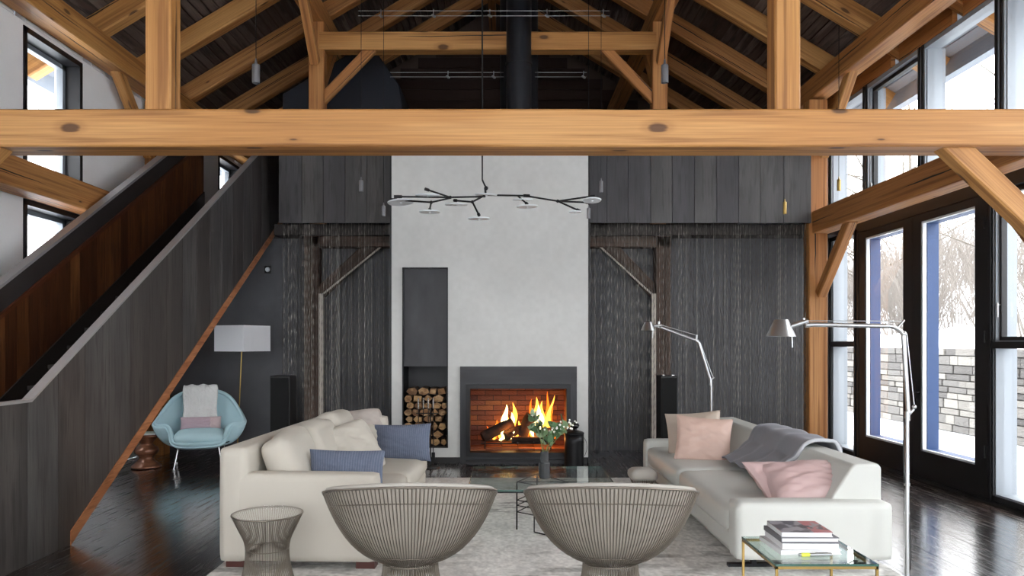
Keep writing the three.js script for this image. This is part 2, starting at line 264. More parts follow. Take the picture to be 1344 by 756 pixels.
[[9.38, DB - 0.02, 'farthest clerestory window, over the corner post'], [8.12, 9.34, 'clerestory casement over the far leaf of the door'], [6.84, 8.08, 'clerestory window over the near leaf of the door'], [5.6, 6.8, 'clerestory window over the tall casement'], [4.2, 5.56, 'clerestory window beyond the tie beam'], [2.4, 4.16, 'clerestory window beside the viewer'], [-1.0, 2.36, 'clerestory window near the gable']].forEach(([a, b, l], i) => unitRight('window_' + (++winNo), l, a, b, 2.98, 4.57, { mat: M.alu, sash: i === 1 }));
{
  const g = struct('wall_right', 'glazed wall of dark frames with doors and clerestory', 'wall');
  mesh('spandrel', box(XR, XR + 0.2, 2.86, 2.98, -DFAR, -DN), M.bronze, g);
  mesh('sill', box(XR - 0.02, XR + 0.24, -0.1, 0.03, -DB, -DN), M.bronze, g);
  mesh('end_panel', merge([box(XR, XR + 0.2, 0.03, 2.86, 1.0, -DN), box(XR, XR + 0.2, 2.98, 4.6, 1.0, -DN), box(XR, XR + 0.2, 2.98, 4.6, -DFAR, -DB), box(XR, XR + 0.2, -0.1, 2.86, -DFAR, -DB)]), M.white, g);
}
// double door
{
  const g = new THREE.Group(); g.name = 'door_1'; scene.add(g); g.userData = { kind: 'structure', label: 'tall black double door with full glass leaves', category: 'door' };
  const D0 = 6.98, D1 = 9.6, X0 = XR, X1 = XR + 0.16, top = 2.86;
  mesh('door_frame', merge([box(X0, X1, top - 0.05, top, -D1, -D0), box(X0, X1, 0.02, top, -D0 - 0.05, -D0), box(X0, X1, 0.02, top, -D1, -D1 + 0.05)]), M.bronze, g);
  [[8.3, D1 - 0.05, 8.49, 9.39], [D0 + 0.05, 8.3, 7.19, 8.13]].forEach(([a, b, ga, gb], i) => {
    const l = mesh('door_leaf', merge([box(X0 + 0.01, X0 + 0.07, 0.03, 0.31, -b, -a - 0.004), box(X0 + 0.01, X0 + 0.07, 2.73, top - 0.05, -b, -a - 0.004), box(X0 + 0.01, X0 + 0.07, 0.31, 2.73, -ga, -a - 0.004), box(X0 + 0.01, X0 + 0.07, 0.31, 2.73, -b, -gb)]), M.bronze, g);
    mesh('glazing_bead', merge([box(X0 + 0.02, X0 + 0.06, 0.31, 0.33, -gb, -ga), box(X0 + 0.02, X0 + 0.06, 2.71, 2.73, -gb, -ga), box(X0 + 0.02, X0 + 0.06, 0.31, 2.73, -gb, -gb + 0.02), box(X0 + 0.02, X0 + 0.06, 0.31, 2.73, -ga - 0.02, -ga)]), M.bead, l);
    mesh('outer_frame', merge([box(X0 + 0.07, X0 + 0.19, 0.03, 0.33, -gb - 0.02, -ga + 0.02), box(X0 + 0.07, X0 + 0.19, 2.71, top - 0.06, -gb - 0.02, -ga + 0.02), box(X0 + 0.07, X0 + 0.19, 0.33, 2.71, -gb - 0.08, -gb + 0.02), box(X0 + 0.07, X0 + 0.19, 0.33, 2.71, -ga - 0.02, -ga + 0.08)]), M.blue, l, 'blue outer frame of the door leaf');
    mesh('pane', box(X0 + 0.038, X0 + 0.044, 0.33, 2.71, -gb + 0.02, -ga - 0.02), M.glass, l);
    if (i) { const h = V(X0 - 0.03, 0.93, -8.22); mesh('handle', merge([rod(h, h.clone().add(V(0, 0, 0.12)), 0.009), rod(h, h.clone().add(V(0.04, 0, 0)), 0.009), box(X0, X0 + 0.012, 0.83, 1.05, -8.24, -8.2)]), M.blackMetal, l); for (const y of [0.4, 1.45, 2.5]) mesh('hinge', rod(V(X0, y, -D0 - 0.05), V(X0, y + 0.11, -D0 - 0.05), 0.012), M.blackMetal, l); }
  });
}
// ---- roof
{
  const g = struct('ceiling', 'pitched roof of dark spaced boards laid on the rafters', 'ceiling'), r = rng(5);
  const ang = Math.atan(0.6), cs = Math.cos(ang), sn = Math.sin(ang), L = DFAR - DN + 0.4;
  for (const s of [1, -1]) {
    const along = (t, up) => V(CXR + s * (4.185 - t * cs + up * sn), 4.95 + 0.28 + t * sn + up * cs, 0);   // t measured up the slope from above the wall plate
    const mk = (t0, t1, up0, up1) => { const w = t1 - t0, h = up1 - up0, q = new THREE.BoxGeometry(w, h, L); const m = mapUV(q, 'z', 3, 0.5, r(), r()); const c = along((t0 + t1) / 2, (up0 + up1) / 2); m.rotateZ(-s * ang); m.translate(c.x, c.y, -(DFAR + DN) / 2); return m; };
    for (let i = 0; i < 42; i++) mesh('roof_board', mk(i * 0.116 + 0.005, i * 0.116 + 0.101, 0, 0.022), M.roofBoard[Math.floor(r() * 2)], g);
    for (let i = 1; i < 10; i++) mesh('eave_board', mk(-i * 0.13 + 0.004, -i * 0.13 + 0.126, 0, 0.022), i < 5 ? M.roofBoard[i % 2] : M.soffit, g, i < 5 ? undefined : 'pale grey eave board with snow light put into its colour');  // outermost boards take the tone painted for snow light
    mesh('roof_deck', mk(-1.25, 4.9, 0.055, 0.22), M.roofDeck, g);
    // wooden blocking that closes the gap between wall head and boards, bay by bay between the rafters
    const ds = [DN, 1.5, 2.65, 3.85, 5.05, 6.25, 7.45, 8.65, 9.85, 11.05, 12.25, 13.45, DFAR];
    for (let i = 0; i + 1 < ds.length; i++) { const a = ds[i] + (i ? 0.088 : 0), b = ds[i + 1] - (i + 2 < ds.length ? 0.088 : 0); mesh('eave_blocking', s > 0 ? mapUV(box(XR, XR + 0.05, 4.575, 4.97, -b, -a), 'z', 2.4, 0.6, r(), r()) : box(XL - 0.1, XL, 4.595, 5.08, -b, -a), s > 0 ? M.honey2 : M.white, g); }
    const c = along(-1.25, 0); mesh('gutter', box(c.x - 0.06, c.x + 0.06, c.y - 0.14, c.y + 0.16, -DFAR, -DN), M.fascia, g);
  }
}
// ---- lower back wall and loft
{
  const g = struct('wall_back', 'charcoal plaster wall behind the armchair and metal curtains', 'wall');
  mesh('wall_body', mapUV(box(XL, XR + 0.2, -0.1, 2.86, -DB - 0.2, -DB), 'x', 2, 2), M.charcoal, g);
  const lf = struct('floor_loft', 'loft floor over the back bay', 'floor');
  mesh('slab', merge([box(-3.02, XR, 2.86, 3.0, -DFAR, -10.06), box(XL, -3.02, 2.86, 3.0, -DFAR, -11.2)]), M.stairDark, lf);
  const gb = struct('wall_gable', 'dark brown boarded gable wall at the far end of the loft', 'wall');
  mesh('wall_body', (() => { const s = new THREE.Shape(); [[-5, 2.8], [4.6, 2.8], [4.6, 4.9], [CXR, 7.8], [-5, 4.9]].forEach(([a, b], i) => i ? s.lineTo(a, b) : s.moveTo(a, b)); s.closePath(); const e = new THREE.ExtrudeGeometry(s, { depth: 0.2, bevelEnabled: false }); e.translate(0, 0, -DFAR - 0.2); return e; })(), M.roofDeck, gb);
  for (let i = 0; i < 20; i++) { const y = 3.02 + i * 0.2, half = Math.min(4.4, 4.185 - Math.max(0, (y + 0.2 - 5.15) / 0.6)); if (half > 0.2) mesh('board', box(CXR - half, CXR + half, y, y + 0.192, -DFAR, -DFAR + 0.02), M.gable[i % 2], gb); }
  const lr = struct('wall_loft', 'dark blue-black enclosure standing in the loft', 'wall');
  const s = new THREE.Shape(); [[-3.13, 3.0], [-3.13, 4.96], [-2.25, 5.5], [-1.8, 5.5], [-1.52, 5.1], [-1.42, 4.4], [-1.4, 3.0]].forEach(([a, b], i) => i ? s.lineTo(a, b) : s.moveTo(a, b)); s.closePath();
  const e = new THREE.ExtrudeGeometry(s, { depth: 2.2, bevelEnabled: true, bevelSize: 0.02, bevelThickness: 0.02, bevelSegments: 2 }); e.translate(0, 0, -13.1); mesh('enclosure', e, M.navy, lr);
  // boarded loft front: one plank after the other
  const cl = struct('wall_loft_front', 'dark vertical plank cladding of the loft front', 'wall'), r = rng(17);
  mesh('backing', merge([box(-2.9, -1.4, 2.99, 4.1, -9.9, -9.875), box(1.0, 3.92, 2.99, 4.1, -9.9, -9.875)]), M.clad[0], cl);
  const run = (x0, x1) => { let x = x0; while (x < x1 - 0.05) { let w = 0.27 + 0.04 * r(); if (x + w > x1 - 0.12) w = x1 - x; mesh('plank', mapUV(box(x + 0.003, x + w - 0.003, 2.985, 4.1, -9.875, -9.85), 'y', 1.6, 0.5, r(), r()), M.clad[Math.floor(r() * 2)], cl); x += w; } };
  run(-2.9, -1.38); run(1.01, 3.92);
  mesh('top_rail', merge([box(-2.9, -1.38, 4.1, 4.14, -9.93, -9.84), box(1.01, 3.92, 4.1, 4.14, -9.93, -9.84)]), M.black, cl);
}
// ---- chimney breast with openings
const CH = { d: 9.25, x0: -1.365, x1: 0.998, nx0: -1.236, nx1: -0.687, ny0: 0.19, ny1: 2.357, fx0: -0.42, fx1: 0.733, fy0: 0.14, fy1: 0.946 };
{
  const g = struct('wall_chimney', 'pale grey plaster chimney breast', 'wall');
  const s = new THREE.Shape(); [[CH.x0, 0.075], [CH.x1, 0.075], [CH.x1, 4.2], [CH.x0, 4.2]].forEach(([a, b], i) => i ? s.lineTo(a, b) : s.moveTo(a, b)); s.closePath();
  for (const [a0, a1, b0, b1] of [[CH.nx0, CH.nx1, CH.ny0, CH.ny1], [CH.fx0 - 0.1, CH.fx1 + 0.1, CH.fy0 - 0.06, CH.fy1 + 0.2]]) { const h = new THREE.Path(); h.moveTo(a0, b0); h.lineTo(a0, b1); h.lineTo(a1, b1); h.lineTo(a1, b0); h.closePath(); s.holes.push(h); }
  const e = mapUV(new THREE.ExtrudeGeometry(s, { depth: 0.55, bevelEnabled: false }), 'x', 2.2, 2.2); e.translate(0, 0, -CH.d - 0.55); mesh('plaster_body', e, M.plaster, g);
  mesh('plinth', box(CH.x0 + 0.01, CH.x1 - 0.01, 0, 0.075, -CH.d - 0.55, -CH.d - 0.02), M.black, g);
  mesh('back_panel', box(CH.x0, CH.x1, 0, 4.2, -CH.d - 1.0, -CH.d - 0.72), M.black, g);
  mesh('top_slab', box(CH.x0, CH.x1, 4.1, 4.2, -CH.d - 1.0, -CH.d - 0.5), M.plaster, g);
  mesh('edge_strip', merge([box(CH.x0 - 0.022, CH.x0, 0, 4.2, -CH.d - 0.6, -CH.d - 0.01), box(CH.x1, CH.x1 + 0.022, 0, 4.2, -CH.d - 0.6, -CH.d - 0.01)]), M.black, g, 'dark edge strip');
}

// ================================================================== TIMBER FRAME
const XPR = 3.95, XPL = -4.42;                                                  // inner faces of the wall timbers
function truss(label, df) {
  const g = thing('roof_truss', label, 'truss'); const c = df + 0.145;
  const add = (name, p0, p1, w, h, m = M.honey) => mesh(name, timber(p0, p1, w, h), m, g);
  add('tie_beam', V(-4.66, 2.99, -c), V(4.2, 2.99, -c), 0.29, 0.27);
  for (const x of [-2.5, 2.035]) {
    add('queen_post', V(x, 3.125, -df - 0.125), V(x, 5.58, -df - 0.125), 0.185, 0.18);
    const s = Math.sign(CXR - x);
    add('collar_brace', V(x + s * 0.02, 4.58, -df - 0.12), V(x + s * 0.78, 5.33, -df - 0.12), 0.1, 0.12, M.honey2);
    add('purlin_brace', V(x, 4.7, -df + 0.02), V(x, 5.72, -df + 1.0), 0.11, 0.13, M.honey2);
  }
  add('collar_beam', V(-2.42, 5.355, -df - 0.13), V(1.95, 5.355, -df - 0.13), 0.2, 0.235, M.honey2);
  add('wall_post', V(XPR + 0.1, 0, -c), V(XPR + 0.1, 4.58, -c), 0.2, 0.24, M.honey2);
  add('wall_post', V(XPL - 0.12, 0, -c), V(XPL - 0.12, 4.58, -c), 0.22, 0.24, M.honey2);
  add('knee_brace', V(3.2, 2.92, -df - 0.1), V(4.02, 2.14, -df - 0.1), 0.14, 0.165);
  add('knee_brace', V(-3.67, 2.92, -df - 0.1), V(-4.46, 2.14, -df - 0.1), 0.14, 0.165);
  return g;
}
truss('honey oak roof truss spanning the room, its wide tie beam over the sofas', 5.5);
{ // the farther truss: its tie beam lies behind the loft front
  const df = 9.9, g = thing('roof_truss', 'honey oak roof truss over the loft front, crossed by the black flue', 'truss'), c = df + 0.145;
  const add = (name, p0, p1, w, h, m = M.honey2) => mesh(name, timber(p0, p1, w, h), m, g);
  for (const x of [-2.44, 2.0]) {
    const s = Math.sign(CXR - x);
    add('queen_post', V(x, 3.0, -df - 0.125), V(x, 5.6, -df - 0.125), 0.2, 0.18);
    add('collar_brace', V(x + s * 0.05, 4.6, -df - 0.12), V(x + s * 0.75, 5.32, -df - 0.12), 0.1, 0.13);
    add('purlin_brace', V(x, 5.05, -df + 0.02), V(x, 5.75, -df + 0.72), 0.11, 0.13);
    add('purlin_brace', V(x, 4.75, -df - 0.2), V(x, 5.7, -df - 1.1), 0.11, 0.13);
  }
  add('collar_beam', V(-2.4, 5.355, -df - 0.13), V(1.95, 5.355, -df - 0.13), 0.2, 0.235, M.honey);
  add('wall_post', V(XPR + 0.08, 0, -c + 0.05), V(XPR + 0.08, 4.58, -c + 0.05), 0.24, 0.2);
  add('wall_post', V(XPL - 0.12, 0, -c), V(XPL - 0.12, 4.58, -c), 0.24, 0.22);
}
// purlins, wall plates, girts with their braces
for (const [x, l] of [[-2.47, 'oak purlin under the roof slope over the stair'], [2.02, 'oak purlin under the roof slope over the glazed wall']]) single('purlin', timber(V(x, 5.75, -DFAR), V(x, 5.75, -DN), 0.2, 0.27), M.honey2, l, 'beam');
function side(s, X, w, words) {
  const x = X + s * w / 2;
  single('eave_beam', timber(V(x, 4.745, -DFAR), V(x, 4.745, -DN), w, 0.27), s > 0 ? M.honey2 : M.honey, 'long oak plate beam at the eave ' + words, 'beam');
  const g = thing('girt_beam', 'horizontal oak beam with knee braces half way up ' + words, 'beam');
  mesh('beam', timber(V(x, 3.0, -9.93), V(x, 3.0, -5.78), w, 0.285), M.honey2, g);
  mesh('knee_brace', timber(V(x - s * 0.02, 2.9, -8.98), V(x - s * 0.02, 2.08, -9.86), 0.11, 0.14), M.honey2, g);
  mesh('knee_brace', timber(V(x - s * 0.02, 2.9, -6.5), V(x - s * 0.02, 2.08, -5.7), 0.11, 0.14), M.honey2, g);
  mesh('upper_brace', timber(V(x, 4.66, -9.0), V(x, 3.85, -9.84), 0.11, 0.14), M.honey, g);
}
side(1, XPR, 0.23, 'along the glazed wall'); side(-1, XPL, 0.26, 'along the white wall');
{
  const ord = ['', 'first', 'second', 'third', 'fourth', 'fifth', 'sixth', 'seventh'], raf = (k, w) => k === 0 ? 'oak rafter in line with the loft-front truss, slope over the ' + w : ord[Math.abs(k)] + ' oak rafter ' + (k > 0 ? 'behind' : 'before') + ' the loft-front truss, slope over the ' + w;
  const dl = [1.5, 2.65, 3.85, 5.05, 6.25, 7.45, 8.65, 9.85, 11.05, 12.25, 13.45];
  for (const s of [1, -1]) for (const d of dl) {
    const yo = 0.14, x0 = CXR + s * (4.185 + 0.95), x1 = CXR + s * 0.075;
    single('rafter', timber(V(x0, roofY(x0) + yo, -d), V(x1, roofY(x1) + yo, -d), 0.17, 0.235), d > 10 ? M.honey2 : M.honey, raf(Math.round((d - 9.85) / 1.2), s > 0 ? 'glazed wall' : 'stair'), 'beam', s > 0 ? 'rafters over the glazed wall' : 'rafters over the stair');
  }
}

single('ridge_beam', timber(V(CXR, 7.5, -DFAR), V(CXR, 7.5, -DN), 0.13, 0.32), M.honey2, 'oak ridge beam at the peak of the roof', 'beam');
// ================================================================== STAIR
{
  const XN = -3.12, XF = -4.3, k = 0.593, d0 = 5.07, db = 5.52;
  const top = (d) => d < d0 ? 1.06 : 1.06 + k * (d - d0), bot = (d) => d < db ? 0 : k * (d - db);
  const g = thing('staircase', 'straight staircase between solid dark board guards, rising along the white wall', 'staircase'), r = rng(23);
  const planks = (name, xa, xb, a, b, w, mats, y0, y1) => { for (let d = a; d < b - 0.01; d += w) { let e = Math.min(d + w, b); const cuts = [d + 0.002, ...[d0, db].filter((q) => q > d + 0.01 && q < e - 0.01), e - 0.002], parts = []; for (let i = 0; i + 1 < cuts.length; i++) parts.push(slab(xa, xb, cuts[i], cuts[i + 1], y0(cuts[i]), y0(cuts[i + 1]), y1(cuts[i]), y1(cuts[i + 1]))); mesh(name, mapUV(merge(parts), 'y', 1.6, 0.5, r(), r()), mats[Math.floor(r() * mats.length)], g); } };
  planks('guard_plank', XN - 0.035, XN, 3.3, 10.8, 0.345, M.guard, (d) => bot(d) + (d < db ? 0 : 0.001), top);
  mesh('guard_core', merge([slab(XN - 0.06, XN - 0.035, 3.3, d0, 0, 0, 1.06, 1.06), slab(XN - 0.06, XN - 0.035, d0, db, 0, 0, 1.06, top(db)), slab(XN - 0.06, XN - 0.035, db, 10.8, 0, bot(10.8), top(db), top(10.8))]), M.stairDark, g);
  mesh('guard_cap', merge([slab(XN - 0.065, XN + 0.004, 3.3, d0, 1.06, 1.06, 1.078, 1.078), slab(XN - 0.065, XN + 0.004, d0, 10.8, 1.06, top(10.8), 1.078, top(10.8) + 0.022)]), M.capPale, g, 'pale metal edge');
  mesh('edge_trim', mapUV(slab(XN - 0.06, XN + 0.007, db, 10.8, 0.0, bot(10.8) - 0.0, 0.1, bot(10.8) + 0.1), 'z', 1.2, 0.3), M.copper, g, 'copper-brown wooden edge along the underside');
  planks('inner_plank', XF, XF + 0.03, 3.6, 10.9, 0.165, M.brown, (d) => Math.max(0, bot(d)), (d) => top(d) - 0.2);
  mesh('top_band', merge([slab(XF - 0.03, XF + 0.04, 3.6, d0, 0.86, 0.86, 1.06, 1.06), slab(XF - 0.03, XF + 0.04, d0, 10.9, 0.86, top(10.9) - 0.2, 1.06, top(10.9))]), M.stairDark, g, 'near-black board below the cap');
  mesh('inner_cap', merge([slab(XF - 0.05, XF + 0.042, 3.6, d0, 1.06, 1.06, 1.09, 1.09), slab(XF - 0.05, XF + 0.042, d0, 10.9, 1.06, top(10.9), 1.09, top(10.9) + 0.034)]), M.capPale, g, 'pale metal edge');
  mesh('handrail', merge([slab(XF + 0.035, XF + 0.06, d0, 10.9, 0.815, top(10.9) - 0.245, 0.855, top(10.9) - 0.205)]), M.rail, g);
  mesh('outer_lining', merge([slab(XF - 0.03, XF, 3.6, d0, 0, 0, 0.86, 0.86), slab(XF - 0.03, XF, d0, db, 0, 0, 0.86, top(db) - 0.2), slab(XF - 0.03, XF, db, 10.9, 0, bot(10.9), top(db) - 0.2, top(10.9) - 0.2)]), M.stairDark, g);
  mesh('soffit', merge([slab(XF, XN - 0.06, db, 10.8, 0, bot(10.8), 0.06, bot(10.8) + 0.06)]), M.stairDark, g);
  mesh('skirt_board', merge([slab(XF + 0.03, XF + 0.045, 5.3, db, 0, 0, 0.32, 0.4), slab(XF + 0.03, XF + 0.045, db, 10.9, 0, bot(10.9), 0.4, bot(10.9) + 0.4)]), M.stairDark, g, 'dark skirting board beside the treads');
  const nT = 17; for (let i = 0; i < nT; i++) { const d = 5.3 + i * 0.31, y = 0.178 * (i + 1); if (y < 3.05) mesh('tread', box(XF + 0.03, XN - 0.06, y - 0.04, y, -d - 0.34, -d, 'x', 1.2, 0.4), M.stairDark, g); }
}

// ================================================================== METAL CURTAINS AND WHAT STANDS BEHIND THEM
{
  const link = new THREE.OctahedronGeometry(0.5, 0); link.scale(0.0105, 0.13, 0.006);
  const parts = []; for (let i = 1; i < 31; i++) { const q = link.clone(); if (i % 2) q.rotateY(0.9); q.translate((i % 2 ? 1 : -1) * 0.0012, 0.06 + i * 0.0985, 0); parts.push(q); }
  const strand = merge(parts);
  const chain = std({ color: 0x87827b, roughness: 0.38, metalness: 0.75 });
  const curtain = (x0, x1, m, label) => {
    const n = Math.floor((x1 - x0) / 0.021), im = new THREE.InstancedMesh(strand, m, n), r = rng(n), mt = new THREE.Matrix4(), q = new THREE.Quaternion(), c = new THREE.Color();
    for (let i = 0; i < n; i++) { const x = x0 + (i + 0.5) * (x1 - x0) / n + (r() - 0.5) * 0.006; q.setFromAxisAngle(V(0, 1, 0), r() * 3); mt.compose(V(x, -0.09 + r() * 0.0985, -9.97 + 0.03 * Math.sin(x * 9) + (r() - 0.5) * 0.02), q, V(1, 1, 1)); im.setMatrixAt(i, mt); const k = 0.35 + 1.0 * r() * r(); im.setColorAt(i, c.setRGB(k, k, k)); }
    im.name = numbered('metal_chain_curtain'); scene.add(im); tag(im, label, 'curtain'); im.userData.kind = 'stuff';
  };
  curtain(-2.9, -1.4, chain, 'narrow metal chain curtain between the stair and the chimney breast');
  curtain(1.03, 3.93, chain, 'wide metal chain curtain between the chimney breast and the corner post');
  const stain = std({ map: woodTex(256, 256, [74, 56, 46], [46, 34, 28], [92, 72, 60], { stretch: 3, lines: 14, seed: 131 }), roughness: 0.7 }), edge = std({ color: 0xc9c0b4, roughness: 0.6 });  // edge: pale tone in place of light on the chimney-side faces
  const frame = (s, xp, label, xe, xb) => {
    const g = thing('timber_post', label, 'post'); const z = -10.26;
    mesh('post', timber(V(xp, 0, z), V(xp, 2.85, z), 0.2, 0.2), stain, g);
    mesh('head_beam', timber(V(xp - s * 0.1, 2.8, z), V(xb, 2.8, z), 0.2, 0.17), stain, g);
    mesh('brace', timber(V(xp + s * 0.06, 2.08, z), V(xb - s * 0.28, 2.82, z), 0.1, 0.16), stain, g);
    mesh('painted_lit_edge', merge([box(Math.min(xe, xe + s * 0.055), Math.max(xe, xe + s * 0.055), 0, 2.1, z + 0.02, z + 0.11), timber(V(xe + s * 0.05, 2.1, z + 0.06), V(xb - s * 0.18, 2.76, z + 0.06), 0.022, 0.022, 0.003)]), edge, g, 'pale strip painted as the lit edge');  // added pale strips paint the lit faces of post and brace
  };
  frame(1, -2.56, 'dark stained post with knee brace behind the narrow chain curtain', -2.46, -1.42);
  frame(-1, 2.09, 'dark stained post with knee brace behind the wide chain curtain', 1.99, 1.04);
}

// ================================================================== FIREPLACE
{
  const g = thing('fireplace', 'dark steel framed fireplace with a brick firebox', 'fireplace'), z = -CH.d, { fx0, fx1, fy0, fy1 } = CH, ox0 = -0.54, ox1 = 0.86, oy1 = 1.166;
  mesh('surround', merge([box(ox0, ox1, fy1 + 0.01, oy1, z - 0.05, z + 0.03), box(ox0, fx0 - 0.05, 0, fy1 + 0.01, z - 0.05, z + 0.03), box(fx1 + 0.05, ox1, 0, fy1 + 0.01, z - 0.05, z + 0.03), box(fx0 - 0.05, fx1 + 0.05, 0, fy0 - 0.05, z - 0.05, z + 0.03)]), M.steel, g, 'blackened steel plate surround');
  mesh('inner_frame', merge([box(fx0 - 0.05, fx0, fy0 - 0.05, fy1 + 0.01, z - 0.1, z + 0.06), box(fx1, fx1 + 0.05, fy0 - 0.05, fy1 + 0.01, z - 0.1, z + 0.06), box(fx0, fx1, fy1 - 0.045, fy1 + 0.01, z - 0.1, z + 0.06), box(fx0, fx1, fy0 - 0.05, fy0, z - 0.1, z + 0.06)]), M.blackMetal, g);
  mesh('ledge', merge([box(fx0 - 0.05, fx1 + 0.05, 0.03, 0.055, z + 0.03, z + 0.08)]), M.blackMetal, g);
  const zb = z - 0.6, iy1 = fy1 + 0.12, ix0 = fx0 - 0.04, ix1 = fx1 + 0.04;
  mesh('firebox_shell', merge([box(ix0 - 0.05, ix0, fy0 - 0.05, iy1, zb - 0.05, z - 0.05), box(ix1, ix1 + 0.05, fy0 - 0.05, iy1, zb - 0.05, z - 0.05), box(ix0 - 0.05, ix1 + 0.05, fy0 - 0.05, iy1, zb - 0.1, zb - 0.05), box(ix0 - 0.05, ix1 + 0.05, iy1, iy1 + 0.05, zb - 0.1, z - 0.05), box(ix0, ix1, fy0 - 0.06, fy0 - 0.02, zb - 0.05, z - 0.05)]), M.black, g);
  const bm = [0x8a5640, 0x96603f, 0x7a4a38, 0x66423a].map((c, i) => std({ color: c, roughness: 0.95, bumpMap: tex(64, 64, (u, v) => 255 * fbm(u, v, 8, 8, 3, 140 + i), false), bumpScale: 0.006 })), r = rng(31);
  const H = 0.064, W = 0.205;
  const bk = (x0, x1, y0, y1, z0, z1) => mesh('brick', box(x0, x1, y0, y1, z0, z1), bm[Math.floor(r() * 4)], g);
  for (let j = 0; fy0 + j * H < iy1 - 0.02; j++) {
    const y0 = fy0 + j * H + 0.004, y1 = y0 + H - 0.008;
    for (let x = ix0 - (j % 2) * W / 2; x < ix1 - 0.02; x += W) { const a = Math.max(ix0, x) + 0.004, b = Math.min(ix1, x + W) - 0.004; if (b - a > 0.03) bk(a, b, y0, y1, zb - 0.05, zb + 0.003 * r()); }
    for (let q = 0; q < 3; q++) { const a = zb + q * 0.19 - (j % 2) * 0.09, b = a + 0.182; const c0 = Math.max(zb, a), c1 = Math.min(z - 0.1, b); if (c1 - c0 > 0.03) { bk(ix0 - 0.03, ix0 + 0.018 + 0.003 * r(), y0, y1, c0, c1); bk(ix1 - 0.018 - 0.003 * r(), ix1 + 0.03, y0, y1, c0, c1); } }
  }
  for (let i = 0; i < 6; i++) for (let j = 0; j < 5; j++) { const a = ix0 + 0.02 + i * 0.2, c = zb + j * 0.1; bk(a + 0.003, Math.min(ix1 - 0.02, a + 0.197), fy0 - 0.02, fy0 + 0.012 * r(), c + 0.003, c + 0.097); }
  // grate
  const gr = thing('fire_grate', 'black iron grate under the burning logs', 'grate'), gy = fy0 + 0.075, gz = z - 0.34;
  mesh('bars', merge([rod(V(-0.3, gy, gz + 0.14), V(0.62, gy, gz + 0.14), 0.009), rod(V(-0.3, gy, gz - 0.1), V(0.62, gy, gz - 0.1), 0.009), ...[-0.25, -0.05, 0.15, 0.35, 0.56].map((x) => rod(V(x, gy, gz - 0.16), V(x, gy + 0.02, gz + 0.2), 0.008))]), M.black, gr);
  mesh('feet', merge([-0.25, 0.56].flatMap((x) => [rod(V(x, fy0 + 0.005, gz + 0.14), V(x, gy, gz + 0.14), 0.009), rod(V(x, fy0 + 0.005, gz - 0.1), V(x, gy, gz - 0.1), 0.009)])), M.black, gr);
  // burning logs
  const tChar = woodTex(256, 256, [40, 26, 20], [14, 10, 9], [86, 50, 30], { stretch: 4, lines: 18, seed: 151 }), mChar = std({ map: tChar, roughness: 0.95 });
  const log = (p0, p1, rad, label, flat) => { const L = p0.distanceTo(p1), q = new THREE.CylinderGeometry(rad * 0.92, rad, L, 14, 8); const a = q.attributes.position; for (let i = 0; i < a.count; i++) { const x = a.getX(i), y = a.getY(i), zz = a.getZ(i), k = 1 + 0.12 * n3(x * 40 + y * 9, y * 14, zz * 40); a.setXYZ(i, x * k, y, zz * k * (flat ? 0.75 : 1)); } q.computeVertexNormals(); q.rotateX(Math.PI / 2); q.translate(0, 0, L / 2); single('burning_log', aim(q, p0, p1), mChar, label, 'log', 'logs in the fire'); };
  log(V(-0.28, gy + 0.07, gz + 0.1), V(0.09, gy + 0.24, gz - 0.02), 0.068, 'charred log leaning up at the brick side of the fire');
  log(V(0.0, gy + 0.08, gz + 0.13), V(0.2, gy + 0.17, gz), 0.055, 'small charred log in the middle of the fire');
  log(V(0.2, gy + 0.07, gz), V(0.33, gy + 0.34, gz - 0.03), 0.1, 'thick dark log standing on end in the flames', true);
  log(V(0.08, gy + 0.045, gz + 0.16), V(0.6, gy + 0.05, gz + 0.14), 0.04, 'thin log lying along the front of the grate');
  log(V(0.36, gy + 0.08, gz - 0.02), V(0.58, gy + 0.12, gz - 0.04), 0.06, 'short glowing log behind the thin one');
  // flames
  const fl = thing('fire', 'bright orange and yellow flames around the logs', 'fire');
  const em = (c, k) => std({ color: 0x000000, emissive: new THREE.Color(c), emissiveIntensity: k, roughness: 1 });
  const fm = [em(0xffd88a, 5.5), em(0xffa83c, 3.6), em(0xf2701c, 2.2)];
  const tongue = (x, y, zz, h, rad, lean, m, ph) => { const pts = []; const q = new THREE.CylinderGeometry(1, 1, 1, 10, 16, true), a = q.attributes.position; for (let i = 0; i < a.count; i++) { const t = a.getY(i) + 0.5, an = Math.atan2(a.getZ(i), a.getX(i)), rr = rad * Math.pow(Math.sin(Math.PI * Math.min(1, 0.12 + 0.88 * t)), 0.8) * (1 - 0.55 * t) * (1 + 0.18 * Math.sin(3 * an + 5 * t + ph)); a.setXYZ(i, rr * Math.cos(an) + lean * t * t + 0.02 * Math.sin(ph + t * 7), t * h, rr * 0.5 * Math.sin(an) + 0.01 * Math.sin(ph * 2 + t * 6)); } q.computeVertexNormals(); q.translate(x, y, zz); mesh('flame', q, m, fl); };
  const fr = rng(61);
